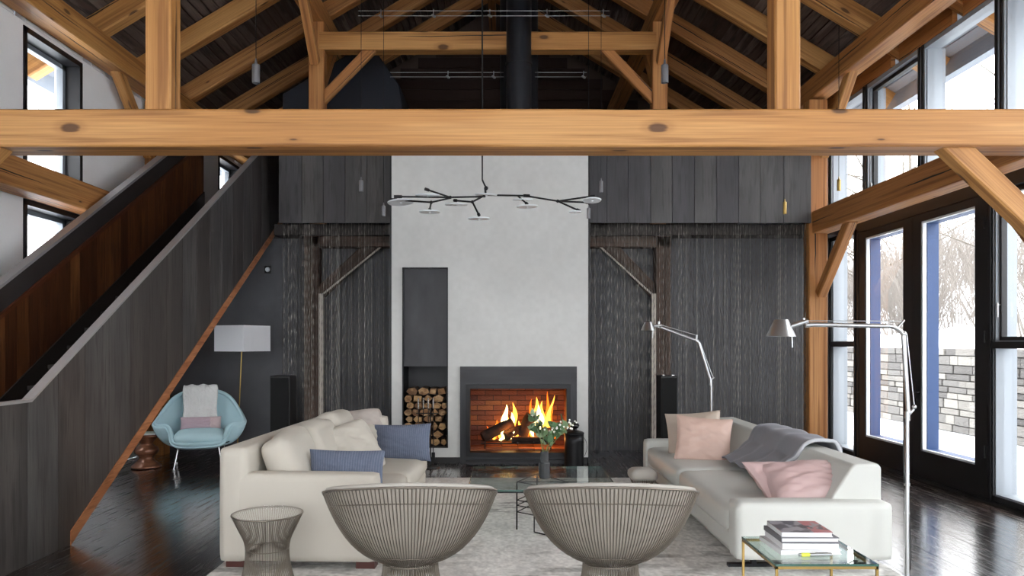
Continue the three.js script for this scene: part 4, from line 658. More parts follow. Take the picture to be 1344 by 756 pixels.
// ---- vase and branches
{
  const p = P(714.5, 626, 5.98); p.y = 0.4; const g = thing('vase', 'dark grey stepped stoneware vase on the glass coffee table', 'vase', null, p), rib = [];
  const m = std({ color: 0x3b3c3e, roughness: 0.5, bumpMap: tex(256, 16, (u) => 128 + 120 * Math.sin(u * 36 * Math.PI * 2), false), bumpScale: 0.0025 });
  mesh('body', lathe([[0, 0], [0.04, 0], [0.045, 0.006], [0.045, 0.112], [0.042, 0.12], [0.034, 0.124], [0.032, 0.13], [0.032, 0.205], [0.03, 0.208], [0.027, 0.205], [0.027, 0.02], [0, 0.018]], 48), m, g);
  const lf = [0x5f7f58, 0x7d9a72, 0x4c6b46, 0x93aa86].map((c) => phys({ color: c, roughness: 0.7, transmission: 0.15, thickness: 0 })), stem = std({ color: 0x77804f, roughness: 0.8 }), berry = std({ color: 0xf0efe6, roughness: 0.5 }), r = rng(91);
  const leaf = (() => { const s = new THREE.Shape(); s.moveTo(0, 0); s.bezierCurveTo(0.02, 0.008, 0.022, 0.035, 0, 0.056); s.bezierCurveTo(-0.022, 0.035, -0.02, 0.008, 0, 0); const q = new THREE.ExtrudeGeometry(s, { depth: 0.0008, bevelEnabled: false, curveSegments: 6 }); const a = q.attributes.position; for (let i = 0; i < a.count; i++) a.setZ(i, a.getZ(i) - 6 * a.getX(i) * a.getX(i) - 2.5 * a.getY(i) * a.getY(i)); q.computeVertexNormals(); return q; })();
  const t = thing('branch_bouquet', 'leafy branches with small white berries in the dark vase', 'plant', null, p.clone());
  const stems = [];
  const br = (tip, nl, nbr) => {
    const c = new THREE.CatmullRomCurve3([V(0, 0.03, 0), V(tip.x * 0.12, 0.2, tip.z * 0.12), V(tip.x * 0.55, 0.2 + (tip.y - 0.2) * 0.6, tip.z * 0.6), tip]); stems.push(new THREE.TubeGeometry(c, 16, 0.0025, 5));
    for (let i = 0; i < nl; i++) { const q = c.getPoint(0.55 + 0.45 * r()), l = mesh('leaf', leaf, lf[Math.floor(r() * 4)], t); l.position.copy(q); l.rotation.set(r() * 2 - 1, r() * 6, r() * 3 - 1.5); l.scale.setScalar(0.9 + 0.9 * r()); }
    const bs = []; for (let i = 0; i < nbr; i++) { const q = c.getPoint(0.82 + 0.18 * r()), s = new THREE.IcosahedronGeometry(0.007 + 0.003 * r(), 1); s.translate(q.x + (r() - 0.5) * 0.07, q.y + (r() - 0.4) * 0.06, q.z + (r() - 0.5) * 0.06); bs.push(s); } if (bs.length) mesh('berry_cluster', merge(bs), berry, t, 'white berries');
  };
  br(V(-0.1, 0.5, 0.02), 12, 5); br(V(-0.06, 0.4, -0.04), 10, 0); br(V(-0.02, 0.44, 0.05), 9, 3); br(V(0.09, 0.4, 0.02), 12, 9); br(V(0.15, 0.42, -0.03), 9, 10); br(V(0.23, 0.43, 0.02), 7, 12); br(V(0.07, 0.3, 0.04), 7, 0);
  mesh('stems', merge(stems), stem, t);
}
// ---- glass side table with books
{
  const y = 0.45, x0 = 1.224, x1 = 1.69, d0 = 3.48, d1 = 3.98, g = thing('glass_side_table', 'low square glass side table with thin brass legs beside the white sofa', 'side table'), b = 0.011;
  mesh('glass_top', (() => { const q = new RoundedBoxGeometry(x1 - x0, 0.012, d1 - d0, 2, 0.003); q.translate((x0 + x1) / 2, y - 0.006, -(d0 + d1) / 2); return q; })(), M.tableGlass, g);
  mesh('glass_edge', merge([box(x0, x1, y - 0.011, y - 0.001, -d0 - 0.001, -d0 + 0.001), box(x0 - 0.001, x0 + 0.001, y - 0.011, y - 0.001, -d1, -d0), box(x1 - 0.001, x1 + 0.001, y - 0.011, y - 0.001, -d1, -d0)]), M.glassEdge, g, 'green polished glass edge');
  for (const [x, d] of [[x0, d0], [x1 - b, d0], [x0, d1 - b], [x1 - b, d1 - b]]) mesh('leg', box(x, x + b, 0.0148, y - 0.012, -d - b, -d), M.brass, g);
  mesh('rails', merge([box(x0, x1, y - 0.024, y - 0.012, -d0 - b, -d0), box(x0, x1, y - 0.024, y - 0.012, -d1, -d1 + b), box(x0, x0 + b, y - 0.024, y - 0.012, -d1, -d0), box(x1 - b, x1, y - 0.024, y - 0.012, -d1, -d0)]), M.brass, g);
  const page = std({ map: tex(64, 128, (u, v) => 226 + 22 * (fbm(u, v, 2, 64, 2, 171) - 0.5)), roughness: 0.9 });
  const coverTop = std({ map: tex(256, 256, (u, v) => { const n = fbm(u, v, 5, 4, 3, 172); let c = mix([150, 147, 152], [84, 82, 88], sstep(0.42, 0.55, n)); if (u > 0.62) c = mix(c, [176, 112, 114], sstep(0.4, 0.5, fbm(u, v, 7, 6, 3, 174))); return c; }), roughness: 0.35 });
  const gcov = std({ color: 0x6d6c72, roughness: 0.4 }), wcov = std({ color: 0xd9d9db, roughness: 0.45 });
  const book = (label, cx, cz, yy, w, d, h, cov, topm, rot) => {
    const k = thing('book', label, 'book', 'books on the glass side table', V(cx, yy, cz)); k.rotation.y = rot;
    mesh('pages', box(-w / 2 + 0.003, w / 2 - 0.004, 0.003, h - 0.003, -d / 2 + 0.004, d / 2 - 0.004, 'x', 0.3, 0.06), page, k);
    mesh('cover', merge([box(-w / 2, w / 2, 0, 0.003, -d / 2, d / 2), box(-w / 2, -w / 2 + 0.003, 0.003, h - 0.003, -d / 2, d / 2)]), cov, k);
    const c = new THREE.BoxGeometry(w, 0.003, d); c.translate(0, h - 0.0015, 0); mesh('front_cover', c, topm, k);
  };
  book('white book at the bottom of the stack on the glass side table', 1.44, -3.77, y, 0.29, 0.28, 0.022, wcov, wcov, 0.03);
  book('thick pale book in the stack, second from the glass', 1.452, -3.775, y + 0.022, 0.27, 0.26, 0.03, wcov, gcov, -0.02);
  book('grey-covered book below the top one in the stack', 1.45, -3.78, y + 0.052, 0.275, 0.25, 0.022, gcov, gcov, 0.0);
  book('topmost book of the stack with a dark and red picture cover', 1.445, -3.785, y + 0.074, 0.24, 0.23, 0.024, wcov, coverTop, -0.03);
  const t = thing('marker_pen', 'silver and yellow marker pen lying before the books', 'pen'); const py = y + 0.008, pz = -3.6; mesh('barrel', rod(V(1.375, py, pz), V(1.53, py, pz - 0.01), 0.008, 14), M.satin, t); mesh('yellow_band', rod(V(1.385, py, pz), V(1.425, py, pz - 0.003), 0.0086, 14), std({ color: 0xd9e04a, roughness: 0.5 }), t); mesh('clip', box(1.45, 1.51, py + 0.008, py + 0.011, pz - 0.004, pz), M.chrome, t);
}
// ---- floor lamps with jointed arms
function headShade(g, at, dirAng, s) {
  const q = lathe([[0.028 * s, 0.1 * s], [0.04 * s, 0.1 * s], [0.085 * s, 0.0], [0.082 * s, 0.0], [0.037 * s, 0.096 * s]], 32); q.rotateZ(dirAng); q.translate(at.x, at.y, at.z); mesh('lamp_shade', q, M.satin, g, 'brushed metal cone shade');
}
{
  const d = 4.58, g = thing('floor_lamp', 'tall jointed chrome floor lamp at the near end of the white sofa', 'lamp'), Q = (px, py) => P(px, py, d);
  const foot = Q(1190.5, 560); mesh('base', (() => { const q = lathe([[0, 0], [0.16, 0], [0.165, 0.006], [0.16, 0.014], [0.02, 0.018], [0, 0.018]], 40); q.translate(foot.x, 0, foot.z); return q; })(), M.satin, g);
  mesh('pole', merge([rod(V(foot.x, 0.015, foot.z), Q(1190.5, 548), 0.0125, 12), rod(V(foot.x, 0.6, foot.z), V(foot.x, 0.615, foot.z), 0.016, 12), rod(V(foot.x, 0.43, foot.z), V(foot.x, 0.44, foot.z), 0.016, 12)]), M.satin, g);
  mesh('joint', merge([rod(Q(1189, 548), Q(1199, 537), 0.009, 10), rod(Q(1191, 552), Q(1191, 540), 0.016, 12), new THREE.SphereGeometry(0.016, 14, 10).translate(...Q(1192, 541).toArray()), new THREE.SphereGeometry(0.013, 14, 10).translate(...Q(1200, 534).toArray())]), M.satin, g);
  mesh('lower_arm', merge([rod(Q(1192, 541), Q(1185.5, 437), 0.0135, 12), rod(Q(1200, 533), Q(1190, 438), 0.0035, 6)]), M.satin, g);
  mesh('elbow', merge([tube([Q(1162, 427), Q(1172, 429), Q(1180, 433), Q(1186, 439)], 0.013, 16, 10), rod(Q(1177, 431), Q(1187, 420), 0.0065, 8), new THREE.SphereGeometry(0.017, 14, 10).translate(...Q(1186, 438).toArray())]), M.satin, g);
  mesh('upper_arm', merge([rod(Q(1064, 426), Q(1166, 428), 0.0135, 12), rod(Q(1056, 421), Q(1184, 421.5), 0.0025, 6)]), M.satin, g);
  mesh('head_joint', merge([rod(Q(1038, 428), Q(1060, 421), 0.015, 12), rod(Q(1054, 418), Q(1060, 428), 0.009, 8), rod(Q(1057, 427), Q(1066, 426), 0.015, 10), rod(Q(1039, 436), Q(1040, 456), 0.004, 6)]), M.satin, g);
  const h = Q(1025, 441.5); headShade(g, h, -0.02, 1.0);
  mesh('cord', tube([V(foot.x - 0.016, 1.0, foot.z), V(foot.x - 0.02, 0.7, foot.z), V(foot.x + 0.02, 0.3, foot.z), V(foot.x + 0.02, 0.1, foot.z)], 0.0035, 24, 6), M.black, g);
}
{
  const d = 8.3, g = thing('floor_lamp', 'jointed aluminium floor lamp behind the far end of the white sofa', 'lamp'), Q = (px, py) => P(px, py, d), foot = Q(933.5, 505);
  mesh('base', (() => { const q = lathe([[0, 0], [0.16, 0], [0.165, 0.006], [0.16, 0.014], [0, 0.018]], 36); q.translate(foot.x, 0, foot.z); return q; })(), M.satin, g);
  mesh('pole', rod(V(foot.x, 0.015, foot.z), Q(933.5, 504), 0.013, 10), M.satin, g);
  mesh('joint', merge([rod(Q(933, 506), Q(933, 498), 0.017, 10), rod(Q(932, 500), Q(937, 495), 0.012, 8)]), M.satin, g);
  mesh('lower_arm', merge([rod(Q(932.5, 499), Q(917, 449), 0.014, 10), rod(Q(936, 496), Q(919, 450), 0.004, 6)]), M.satin, g);
  mesh('elbow', merge([rod(Q(916, 449), Q(912, 445), 0.02, 10), rod(Q(914, 446), Q(914.5, 439.5), 0.012, 8)]), M.satin, g);
  mesh('upper_arm', merge([rod(Q(914, 447), Q(867, 429.5), 0.015, 10), rod(Q(914, 440), Q(866, 426), 0.004, 6)]), M.satin, g);
  mesh('head_joint', merge([rod(Q(858, 428), Q(868, 427), 0.018, 10), rod(Q(865, 422), Q(864, 430), 0.014, 8), rod(Q(857, 434), Q(856, 444), 0.006, 6)]), M.satin, g);
  headShade(g, Q(850.5, 433.8), 0.0, 0.92);
}
// lamp with a square shade
{
  const d = 9.62, s = d / F, g = thing('floor_lamp', 'floor lamp with a white square shade on a thin brass pole behind the blue chair', 'lamp'), X = (318.5 - CX) * s, base = V((311 - CX) * s, 0, -d);
  mesh('base', (() => { const q = new THREE.CylinderGeometry(0.13, 0.13, 0.015, 36); q.translate(base.x, 0.0075, base.z); return q; })(), M.brass, g);
  const topP = V(X, 1.6, -d); mesh('pole', rod(V(base.x, 0.015, base.z), topP, 0.008, 10), M.brass, g);
  const a = 0.47 / 2, y0 = 1.345, y1 = 1.665, sh = [], t = 0.004; sh.push(box(-a, a, 0, y1 - y0, a - t, a), box(-a, a, 0, y1 - y0, -a, -a + t), box(-a, -a + t, 0, y1 - y0, -a + t, a - t), box(a - t, a, 0, y1 - y0, -a + t, a - t)); const q = merge(sh); q.rotateY(1.15); q.translate(X, y0, -d); mesh('lamp_shade', q, M.shade, g, 'white square fabric shade');
  mesh('shade_spider', merge([rod(V(X - 0.2, 1.58, -d), V(X + 0.2, 1.58, -d), 0.004), rod(V(X, 1.58, -d - 0.2), V(X, 1.58, -d + 0.2), 0.004)]), M.brass, g);
}
// ---- tower speakers
for (const [px, d, w, l] of [[372, 9.45, 0.24, 'black tower speaker beside the blue armchair'], [875, 9.45, 0.2, 'black tower speaker in front of the wide chain curtain']]) {
  const x = (px - CX) * d / F, g = thing('tower_speaker', l, 'speaker', null, V(x, 0, -d));
  const b = new RoundedBoxGeometry(w, 1.03, 0.3, 2, 0.008); b.translate(0, 0.535, 0); mesh('cabinet', b, M.black, g);
  const gr = new RoundedBoxGeometry(w - 0.02, 0.9, 0.02, 2, 0.006); gr.translate(0, 0.58, 0.155); mesh('grille', gr, std({ color: 0x0e0e0f, roughness: 0.95 }), g);
  for (const sx of [-1, 1]) mesh('foot', merge([rod(V(sx * w * 0.4, 0, 0.12), V(sx * w * 0.4, 0.03, 0.12), 0.012), rod(V(sx * w * 0.4, 0, -0.12), V(sx * w * 0.4, 0.03, -0.12), 0.012)]), M.satin, g);
  if (px > 500) for (const sx of [-1, 1]) mesh('top_cap', box(sx * w * 0.28 - 0.015, sx * w * 0.28 + 0.015, 1.05, 1.062, 0.06, 0.1), M.chrome, g);
}
// wall sensor
{ const p = P(352, 354, DB), g = thing('motion_sensor', 'small round white sensor on a black plate on the charcoal wall', 'sensor', null, V(p.x, p.y, -DB + 0.001)); const q = new RoundedBoxGeometry(0.09, 0.1, 0.02, 2, 0.008); q.translate(0, 0, 0.01); mesh('plate', q, M.black, g); const c = new THREE.CylinderGeometry(0.028, 0.032, 0.025, 24); c.rotateX(Math.PI / 2); c.translate(0, 0, 0.032); mesh('lens', c, M.bead, g, 'white lens'); }

// ---- blue armchair
const wc = V((263 - CX) * 9.1 / F, 0, -9.1), wcTurn = 0.3;
const atW = (x, y, z) => V(x, y, z).applyAxisAngle(V(0, 1, 0), wcTurn).add(wc);
{
  const g = thing('armchair', 'pale blue upholstered armchair with a wide scooped shell on chrome legs', 'chair', null, wc); g.rotation.y = wcTurn; g.scale.setScalar(0.9);
  const half = [[0, 0.955, -0.38], [0.2, 0.945, -0.36], [0.35, 0.87, -0.3], [0.45, 0.74, -0.2], [0.52, 0.62, -0.05], [0.535, 0.57, 0.06], [0.49, 0.545, 0.12], [0.4, 0.54, 0.13], [0.345, 0.49, 0.16], [0.32, 0.42, 0.22], [0.29, 0.36, 0.33], [0.2, 0.335, 0.42], [0, 0.33, 0.45]].map((a) => V(...a));
  const loop = [...half, ...half.slice(1, -1).reverse().map((p) => V(-p.x, p.y, p.z))], rim = new THREE.CatmullRomCurve3(loop, true, 'catmullrom', 0.5);
  const nu = 120, nv = 22, P0 = [], surf = (i, t) => { const p = rim.getPoint(i / nu), q = V(p.x * 0.5, 0.30, p.z * 0.5 - 0.02), m = V(p.x * 0.86, 0.29 + 0.12 * Math.max(0, p.y - 0.4), p.z * 0.86), c = V(0, 0.29, 0); if (t < 0.7) { const k = t / 0.7, a = p.clone().lerp(m, k), b = m.clone().lerp(q, k); return a.lerp(b, k); } return q.clone().lerp(c, (t - 0.7) / 0.3); };
  for (let j = 0; j <= nv; j++) for (let i = 0; i <= nu; i++) P0.push(surf(i % nu, j / nv));
  const idx = []; for (let j = 0; j < nv; j++) for (let i = 0; i < nu; i++) { const a = j * (nu + 1) + i, b = a + 1, c = a + nu + 1, d = c + 1; idx.push(a, b, c, b, d, c); }
  const gi = new THREE.BufferGeometry(); gi.setAttribute('position', new THREE.Float32BufferAttribute(P0.flatMap((p) => p.toArray()), 3)); gi.setIndex(idx); gi.computeVertexNormals();
  const nr = gi.attributes.normal, N = P0.length, all = [...P0.flatMap((p) => p.toArray())], I = [...idx]; const sgn = nr.getY(N - nu - 2) > 0 ? -1 : 1;
  for (let k = 0; k < N; k++) { const i = k % (nu + 1), j = Math.floor(k / (nu + 1)), kk = i === nu ? j * (nu + 1) : k; all.push(P0[k].x + sgn * nr.getX(kk) * 0.045, P0[k].y + sgn * nr.getY(kk) * 0.045, P0[k].z + sgn * nr.getZ(kk) * 0.045); }
  for (let q = 0; q < idx.length; q += 3) I.push(idx[q] + N, idx[q + 2] + N, idx[q + 1] + N); for (let i = 0; i < nu; i++) I.push(i, i + N, i + 1, i + 1, i + N, i + 1 + N);
  const sg = new THREE.BufferGeometry(); sg.setAttribute('position', new THREE.Float32BufferAttribute(all, 3)); sg.setIndex(I); sg.computeVertexNormals(); mesh('shell', sg, M.aqua, g);
  mesh('rim_roll', tube(Array.from({ length: 80 }, (_, i) => { const p = rim.getPoint(i / 80); return p.clone().add(V(-p.x * 0.0, 0, 0)); }), 0.026, 160, 10, true), M.aqua, g);
  const sc = mesh('seat_cushion', softBox(0.56, 0.12, 0.6, 0.058, 24, 0.03, 0.003, 2), M.aquaLite, g); sc.position.set(0, 0.405, 0.12); sc.rotation.x = 0.06;
  const legs = [[0.27, 0.3], [-0.27, 0.3], [0.3, -0.24], [-0.3, -0.24]]; for (const [x, z] of legs) { const l = mesh('leg', rod(V(x * 1.06, 0.012, z * 1.12), V(x * 0.86, 0.33, z * 0.86), 0.011, 10), M.chrome, g); mesh('glide', rod(V(x * 1.06, 0, z * 1.12), V(x * 1.06, 0.014, z * 1.12), 0.018, 12), M.satin, l); }
  mesh('leg_frame', merge([...[-1, 1].map((s) => tube([V(s * 0.23, 0.33, 0.26), V(s * 0.36, 0.32, 0.12), V(s * 0.44, 0.45, -0.02), V(s * 0.3, 0.38, -0.2)], 0.009, 20, 8)), rod(V(-0.24, 0.325, 0.26), V(0.24, 0.325, 0.26), 0.009), rod(V(-0.26, 0.33, -0.2), V(0.26, 0.33, -0.2), 0.009)]), M.chrome, g);
}
{ // white throw over its back
  const t = thing('throw_blanket', 'white fluffy throw folded over the back of the blue armchair', 'blanket', null, wc); t.rotation.y = wcTurn; t.scale.setScalar(0.9);
  const nu = 30, nv = 22, pos = [], uv = [], idx = [], prof = new THREE.CatmullRomCurve3([V(0, 0.5, -0.25), V(0, 0.6, -0.285), V(0, 0.75, -0.315), V(0, 0.92, -0.335), V(0, 1.0, -0.375), V(0, 0.97, -0.43), V(0, 0.8, -0.44)]);
  for (const s of [0, 1]) for (let j = 0; j <= nv; j++) for (let i = 0; i <= nu; i++) { const p = prof.getPoint(i / nu), tg = prof.getTangent(i / nu), w = j / nv * 2 - 1, o = s * 0.03 + 0.008 * n3(w * 6, i * 0.4, 2) + 0.012; pos.push(-0.02 + w * 0.215 * (1 + 0.03 * Math.sin(i * 0.5)), p.y - tg.z * 0 + 0.004 * Math.sin(w * 9) + tg.z * -o * 0 + (-tg.z) * o, p.z + tg.y * o + 0.05 * w * w); uv.push(j / nv, i / nu); }
  const N = (nu + 1) * (nv + 1); for (let q = 0; q < 2; q++) for (let j = 0; j < nv; j++) for (let i = 0; i < nu; i++) { const a = q * N + j * (nu + 1) + i, b = a + 1, c = a + nu + 1, d = c + 1; q ? idx.push(a, b, c, b, d, c) : idx.push(a, c, b, b, c, d); }
  const rim = (a, b) => idx.push(a, b, a + N, b, b + N, a + N); for (let i = 0; i < nu; i++) { rim(i, i + 1); rim(nv * (nu + 1) + i + 1, nv * (nu + 1) + i); } for (let j = 0; j < nv; j++) { rim((j + 1) * (nu + 1), j * (nu + 1)); rim(j * (nu + 1) + nu, (j + 1) * (nu + 1) + nu); }
  const g = new THREE.BufferGeometry(); g.setAttribute('position', new THREE.Float32BufferAttribute(pos, 3)); g.setAttribute('uv', new THREE.Float32BufferAttribute(uv, 2)); g.setIndex(idx); g.computeVertexNormals(); mesh('blanket', g, M.whiteThrow, t);
}
{
  const t = thing('lumbar_pillow', 'mauve two-tone lumbar pillow on the blue armchair', 'pillow', null, atW(0, 0.49, -0.065)); t.rotation.set(-0.3, wcTurn, 0, 'YXZ'); t.scale.setScalar(0.92);
  mesh('pillow', pillow(0.5, 0.18, 0.13, { pinch: 0.05, wrinkle: 0.008, seed: 41 }), M.mauve, t); const e = pillow(0.16, 0.172, 0.134, { pinch: 0.03, wrinkle: 0.004, seed: 42 }); e.translate(0.165, 0, 0.003); mesh('end_panel', e, M.mauveLite, t, 'paler end panel');
}
// turned stool with a book
{
  const d = 8.95, x = (192 - CX) * d / F, g = thing('turned_stool', 'turned walnut stool under the stair', 'stool', null, V(x, 0, -d));
  mesh('stool_body', lathe([[0, 0], [0.155, 0], [0.165, 0.012], [0.16, 0.03], [0.11, 0.07], [0.075, 0.11], [0.085, 0.135], [0.125, 0.17], [0.135, 0.2], [0.125, 0.23], [0.08, 0.265], [0.07, 0.285], [0.1, 0.33], [0.16, 0.365], [0.165, 0.38], [0.155, 0.39], [0, 0.385]], 48), M.walnut, g);
  const k = thing('book', 'pale magazine lying on the turned walnut stool', 'book', null, V(x + 0.01, 0.39, -d)); k.rotation.y = 0.3; mesh('pages', box(-0.1, 0.1, 0.002, 0.014, -0.13, 0.13), M.bead, k); mesh('cover', box(-0.102, 0.102, 0.014, 0.017, -0.132, 0.132), std({ color: 0xb9c0b4, roughness: 0.4 }), k);
}
// ---- chandelier
{
  const d = 6.3, g = thing('chandelier', 'branching blackened chandelier with frosted glass discs over the coffee table', 'chandelier'), Q = (px, py, dd = 0) => P(px, py, d + dd);
  const top = Q(633, 0); mesh('stem', merge([rod(V(top.x, 7.3, top.z), Q(633, 236), 0.006, 8), rod(Q(633, 236), Q(638, 247), 0.007, 8)]), M.blackMetal, g);
  mesh('canopy', (() => { const q = new THREE.CylinderGeometry(0.07, 0.07, 0.05, 28); q.translate(top.x, 7.3, top.z); return q; })(), M.blackMetal, g);
  mesh('knuckle', merge([new THREE.SphereGeometry(0.017, 14, 10).translate(...Q(638, 247).toArray()), rod(Q(636.5, 246), Q(637.5, 255), 0.009, 8), new THREE.SphereGeometry(0.014, 14, 10).translate(...Q(620, 265, -0.05).toArray()), new THREE.SphereGeometry(0.014, 14, 10).translate(...Q(591, 259, -0.1).toArray()), new THREE.SphereGeometry(0.014, 14, 10).translate(...Q(732, 264, 0.1).toArray()), new THREE.SphereGeometry(0.014, 14, 10).translate(...Q(566, 265.5, -0.12).toArray())]), M.blackMetal, g);
  const seg = (a, b, fork) => { const m = mesh('branch', rod(Q(...a), Q(...b), 0.0075, 8), M.blackMetal, g); const p0 = Q(...a), p1 = Q(...b), k = p0.clone().lerp(p1, 0.86); if (fork) mesh('socket', rod(k, p1, 0.013, 10), M.blackMetal, m); return m; };
  seg([591, 259, -0.1], [558, 248, -0.25], 1); seg([637, 258], [591, 259, -0.1]); seg([591, 259, -0.1], [517, 258, -0.2], 1); seg([591, 260, -0.1], [566, 265.5, -0.12]); seg([566, 265.5, -0.12], [514, 262, 0.05], 1); seg([566, 265.5, -0.12], [564, 275, -0.12], 1); seg([637, 256], [620, 265, -0.05]); seg([620, 265, -0.05], [596, 263, 0.08], 1); seg([620, 265, -0.05], [629, 283, -0.1], 1); seg([637, 256], [695, 257, 0.12], 1); seg([680, 257.5, 0.09], [692, 268, 0.0], 1); seg([690, 257, 0.1], [732, 264, 0.1]); seg([732, 264, 0.1], [781, 257, 0.05], 1); seg([732, 264, 0.1], [761, 277, 0.0], 1); seg([732, 264, 0.1], [775, 266, 0.2], 1);
  const disc = (px, py, dd, r, tx, tz) => { const q = new THREE.CylinderGeometry(r, r * 0.96, 0.008, 40); q.rotateX(tx); q.rotateZ(tz); const c = Q(px, py, dd); q.translate(c.x, c.y, c.z); const m = mesh('glass_disc', q, M.frost, g, 'frosted glass disc'); mesh('disc_cap', (() => { const s = new THREE.SphereGeometry(0.014, 12, 8); s.translate(c.x, c.y, c.z); return s; })(), M.bead, m); };
  disc(526, 265.5, 0.03, 0.11, -0.06, 0.08); disc(561, 256, -0.24, 0.095, 0.1, 0); disc(564, 278, -0.12, 0.085, 0.02, 0); disc(599, 268.5, 0.08, 0.095, 0.08, 0); disc(628.5, 287, -0.1, 0.088, 0.02, 0.02); disc(638, 255.5, 0, 0.092, 0.1, -0.04); disc(686, 262, 0.12, 0.085, 0.12, 0); disc(692, 271, 0.0, 0.088, 0.02, 0.03); disc(777, 263, 0.1, 0.078, -0.12, 0); disc(755, 278, 0.0, 0.05, 0.0, 0);
}
// ---- pendant spot lights on cords
function pendant(px, py, d, len, rad, label, m = M.pendant) {
  const p = P(px, py, d), g = thing('pendant_lamp', label, 'lamp', null), yr = roofY(p.x) + 0.27;
  mesh('cord', rod(V(p.x, p.y + len / 2, p.z), V(p.x, yr, p.z), 0.0035, 6), M.blackMetal, g);
  mesh('cap', rod(V(p.x, p.y + len / 2, p.z), V(p.x, p.y + len / 2 + rad * 1.6, p.z), rad * 0.45, 12, rad * 0.2), m, g);
  mesh('cylinder_shade', (() => { const q = lathe([[0, len / 2], [rad * 0.9, len / 2], [rad, len / 2 - 0.006], [rad, -len / 2], [rad * 0.88, -len / 2], [rad * 0.86, len / 2 - 0.02], [0, len / 2 - 0.02]], 24); q.translate(p.x, p.y, p.z); return q; })(), m, g);
}
pendant(336, 97, 6.85, 0.165, 0.034, 'grey cylinder pendant hanging over the stair side of the tie beam');
pendant(872.5, 97, 6.85, 0.16, 0.032, 'grey cylinder pendant hanging over the white sofa side of the tie beam');
pendant(474, 244, 9.0, 0.13, 0.026, 'small metal pendant before the loft front near the stair');
pendant(503.5, 277, 9.0, 0.12, 0.024, 'small metal pendant at the edge of the chimney breast near the log niche');
pendant(789, 245, 9.0, 0.13, 0.022, 'small metal pendant before the loft front just past the chimney breast');
pendant(772.5, 280, 9.0, 0.12, 0.022, 'small metal pendant hanging at the plain edge of the chimney breast');
pendant(1030, 273, 9.0, 0.14, 0.022, 'brass pendant before the loft front near the corner post', M.brass);
pendant(1101, 243, 9.0, 0.13, 0.022, 'brass pendant before the clerestory window', M.brass);
// ---- cable lights
function cable(y, px0, px1, d, spots, label) {
  const g = thing('cable_light', label, 'light'); const a = P(px0, y, d), b = P(px1, y, d);
  for (const dy of [0.03, -0.03]) mesh('cable', rod(V(a.x, a.y + dy, a.z), V(b.x, b.y + dy, b.z), 0.003, 6), M.satin, g);
  for (const px of spots) { const c = P(px, y, d); const f = mesh('spot', merge([rod(V(c.x, c.y + 0.05, c.z), V(c.x, c.y - 0.05, c.z), 0.006, 8), rod(V(c.x - 0.02, c.y - 0.02, c.z), V(c.x + 0.02, c.y - 0.05, c.z + 0.02), 0.014, 10)]), M.satin, g); }
}
cable(17.5, 470, 800, 9.2, [500, 569, 643, 718, 792], 'upper pair of tension cables with small spotlights in front of the truss collar');
cable(98, 512, 770, 10.4, [588, 648, 766], 'lower pair of tension cables with small spotlights behind the truss collar');

// ---- small perforated pouf peeking out by the white sofa
{
  const p = V(1.24, 0.0148, -6.95), g = thing('wire_ottoman', 'small white ottoman with wire mesh sides in front of the white sofa', 'ottoman', null, p), ws = [];
  const c = mesh('cushion', softBox(0.24, 0.1, 0.24, 0.045, 26, 0.008), M.creamLite, g); c.position.y = 0.25;
  for (let i = 0; i < 40; i++) { const ph = i / 40 * 2 * Math.PI; ws.push(new THREE.TubeGeometry(new THREE.CatmullRomCurve3([[0.115, 0.22], [0.07, 0.1], [0.11, 0.004]].map(([r, y]) => V(Math.sin(ph) * r, y, Math.cos(ph) * r))), 8, 0.0022, 4)); }
  const w = mesh('wire_body', merge(ws), M.nickel, g); w.userData.kind = 'stuff';
}

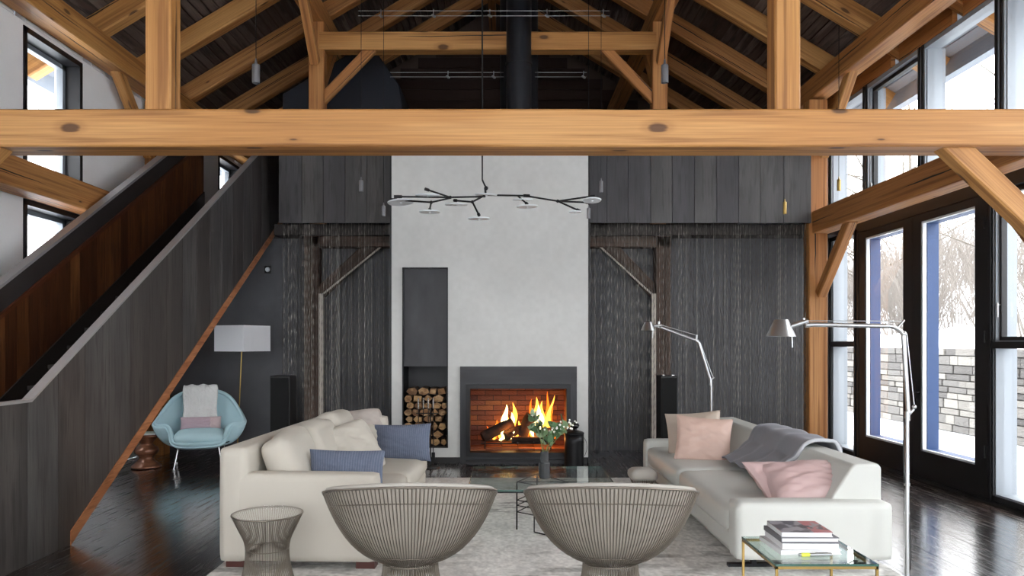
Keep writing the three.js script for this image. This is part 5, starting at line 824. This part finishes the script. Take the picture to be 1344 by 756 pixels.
// ================================================================== OUTSIDE
{
  const g = struct('snow_ground', 'snow-covered ground around the house', 'ground');
  mesh('lawn', box(-60, 90, -0.3, -0.13, -90, 60), M.snow, g);
  const n = 40, pos = [], idx = []; for (let j = 0; j <= n; j++) for (let i = 0; i <= n; i++) { const x = 8.25 + i / n * 45, z = 25 - j / n * 95, t = i / n * 45; pos.push(x, 1.25 + 0.32 * t + 0.35 * n3(x * 0.4, z * 0.35, 1) * Math.min(1, t / 3), z); } for (let j = 0; j < n; j++) for (let i = 0; i < n; i++) { const a = j * (n + 1) + i, b = a + 1, c = a + n + 1, d = c + 1; idx.push(a, b, c, b, d, c); }
  const q = new THREE.BufferGeometry(); q.setAttribute('position', new THREE.Float32BufferAttribute(pos, 3)); q.setIndex(idx); q.computeVertexNormals(); mesh('bank', q, M.snow, g);
  // dry stone wall, stone by stone
  const w = thing('stone_wall', 'dry stone retaining wall in the snow outside the glass doors', 'stone wall'), r = rng(301); mesh('core', box(8.0, 8.3, -0.13, 1.3, -24, 2), M.mortar, w);
  let n2 = 0; const stones = (d0, d1, list) => { let y = -0.13; while (y < 1.33) { const h = Math.min(0.1 + 0.07 * r(), 1.42 - y); let d = d0 + r() * 0.1; while (d < d1) { const L = 0.2 + 0.4 * r(), b = new RoundedBoxGeometry(0.3, h - 0.012, L - 0.016, 1, 0.012); b.translate(8.04 + 0.035 * (r() - 0.5), y + h / 2, -(d + L / 2)); list(b); d += L; } y += h; } };
  stones(10.2, 18.6, (b) => { if (n2++ < 300) mesh('stone', b, M.stone[Math.floor(r() * 4)], w); });
  const rest = []; stones(-2, 10.0, (b) => rest.push(b)); stones(18.7, 24, (b) => rest.push(b)); const rs = mesh('far_stones', merge(rest), M.stone[0], w); rs.userData.kind = 'stuff';
  // leafless thicket behind the wall
  {
    const tg = [], q = rng(431); for (let i = 0; i < 26; i++) { const a = q() * 6.28, l = 0.6 + 1.6 * q(), sp = 0.15 + 0.5 * q(), b = V(Math.cos(a) * 0.3 * q(), 0, Math.sin(a) * 0.3 * q()), e = b.clone().add(V(Math.cos(a) * sp * l, l, Math.sin(a) * sp * l)); tg.push(rod(b, e, 0.012, 4, 0.004)); for (let k = 0; k < 3; k++) { const m = b.clone().lerp(e, 0.3 + 0.6 * q()), a2 = q() * 6.28; tg.push(rod(m, m.clone().add(V(Math.cos(a2) * 0.3, 0.15 + 0.35 * q(), Math.sin(a2) * 0.3)), 0.006, 3, 0.003)); } }
    const n3_ = 170, im = new THREE.InstancedMesh(merge(tg), M.twig, n3_), mt = new THREE.Matrix4(), qt = new THREE.Quaternion();
    for (let i = 0; i < n3_; i++) { const x = 9.2 + 13 * q() * q(), z = -(4 + 40 * q()), sc = 0.7 + 0.8 * q(); qt.setFromAxisAngle(V(0, 1, 0), q() * 6.28); mt.compose(V(x, 1.15 + 0.32 * (x - 8.25), z), qt, V(sc, sc, sc)); im.setMatrixAt(i, mt); }
    im.name = 'brush_thicket'; scene.add(im); tag(im, 'leafless brush growing on the snowy bank above the stone wall', 'brush'); im.userData.kind = 'stuff';
  }
  // bare trees on the bank
  const tr = rng(401);
  for (let k = 0; k < 22; k++) {
    const x = 10.6 + (k % 3) * 5.6 + (k % 2) * 1.2, z = -(11 + Math.floor(k / 3) * 5.8 + (k % 3) * 2.2), y = 1.2 + 0.32 * (x - 8.25), H = 5 + 4 * tr(), parts = [], lean = (tr() - 0.5) * 0.8, p0 = V(x, y - 0.3, z), p1 = V(x + lean, y + H, z + (tr() - 0.5)); parts.push(rod(p0, p1, 0.11, 7, 0.03));
    for (let i = 0; i < 22; i++) { const t = 0.08 + 0.8 * tr(), a = p0.clone().lerp(p1, t), an = tr() * 6.28, L = (1 - t) * 2.6 + 0.5, b = a.clone().add(V(Math.cos(an) * L, L * (0.3 + 0.6 * tr()), Math.sin(an) * L)); parts.push(rod(a, b, 0.03, 5, 0.008)); for (let q2 = 0; q2 < 3; q2++) { const m = a.clone().lerp(b, 0.3 + 0.6 * tr()), an2 = tr() * 6.28; parts.push(rod(m, m.clone().add(V(Math.cos(an2) * 0.5, 0.3 + 0.3 * tr(), Math.sin(an2) * 0.5)), 0.012, 4, 0.004)); } }
    single('bare_tree', merge(parts), M.bark, 'bare winter tree on the snowy bank behind the stone wall', 'tree', 'trees on the bank');
  }
}

scene.traverse((o) => { if (o.isMesh) { o.castShadow = true; o.receiveShadow = true; } if (o.isPointLight) o.castShadow = true; });
renderer.render(scene, camera);
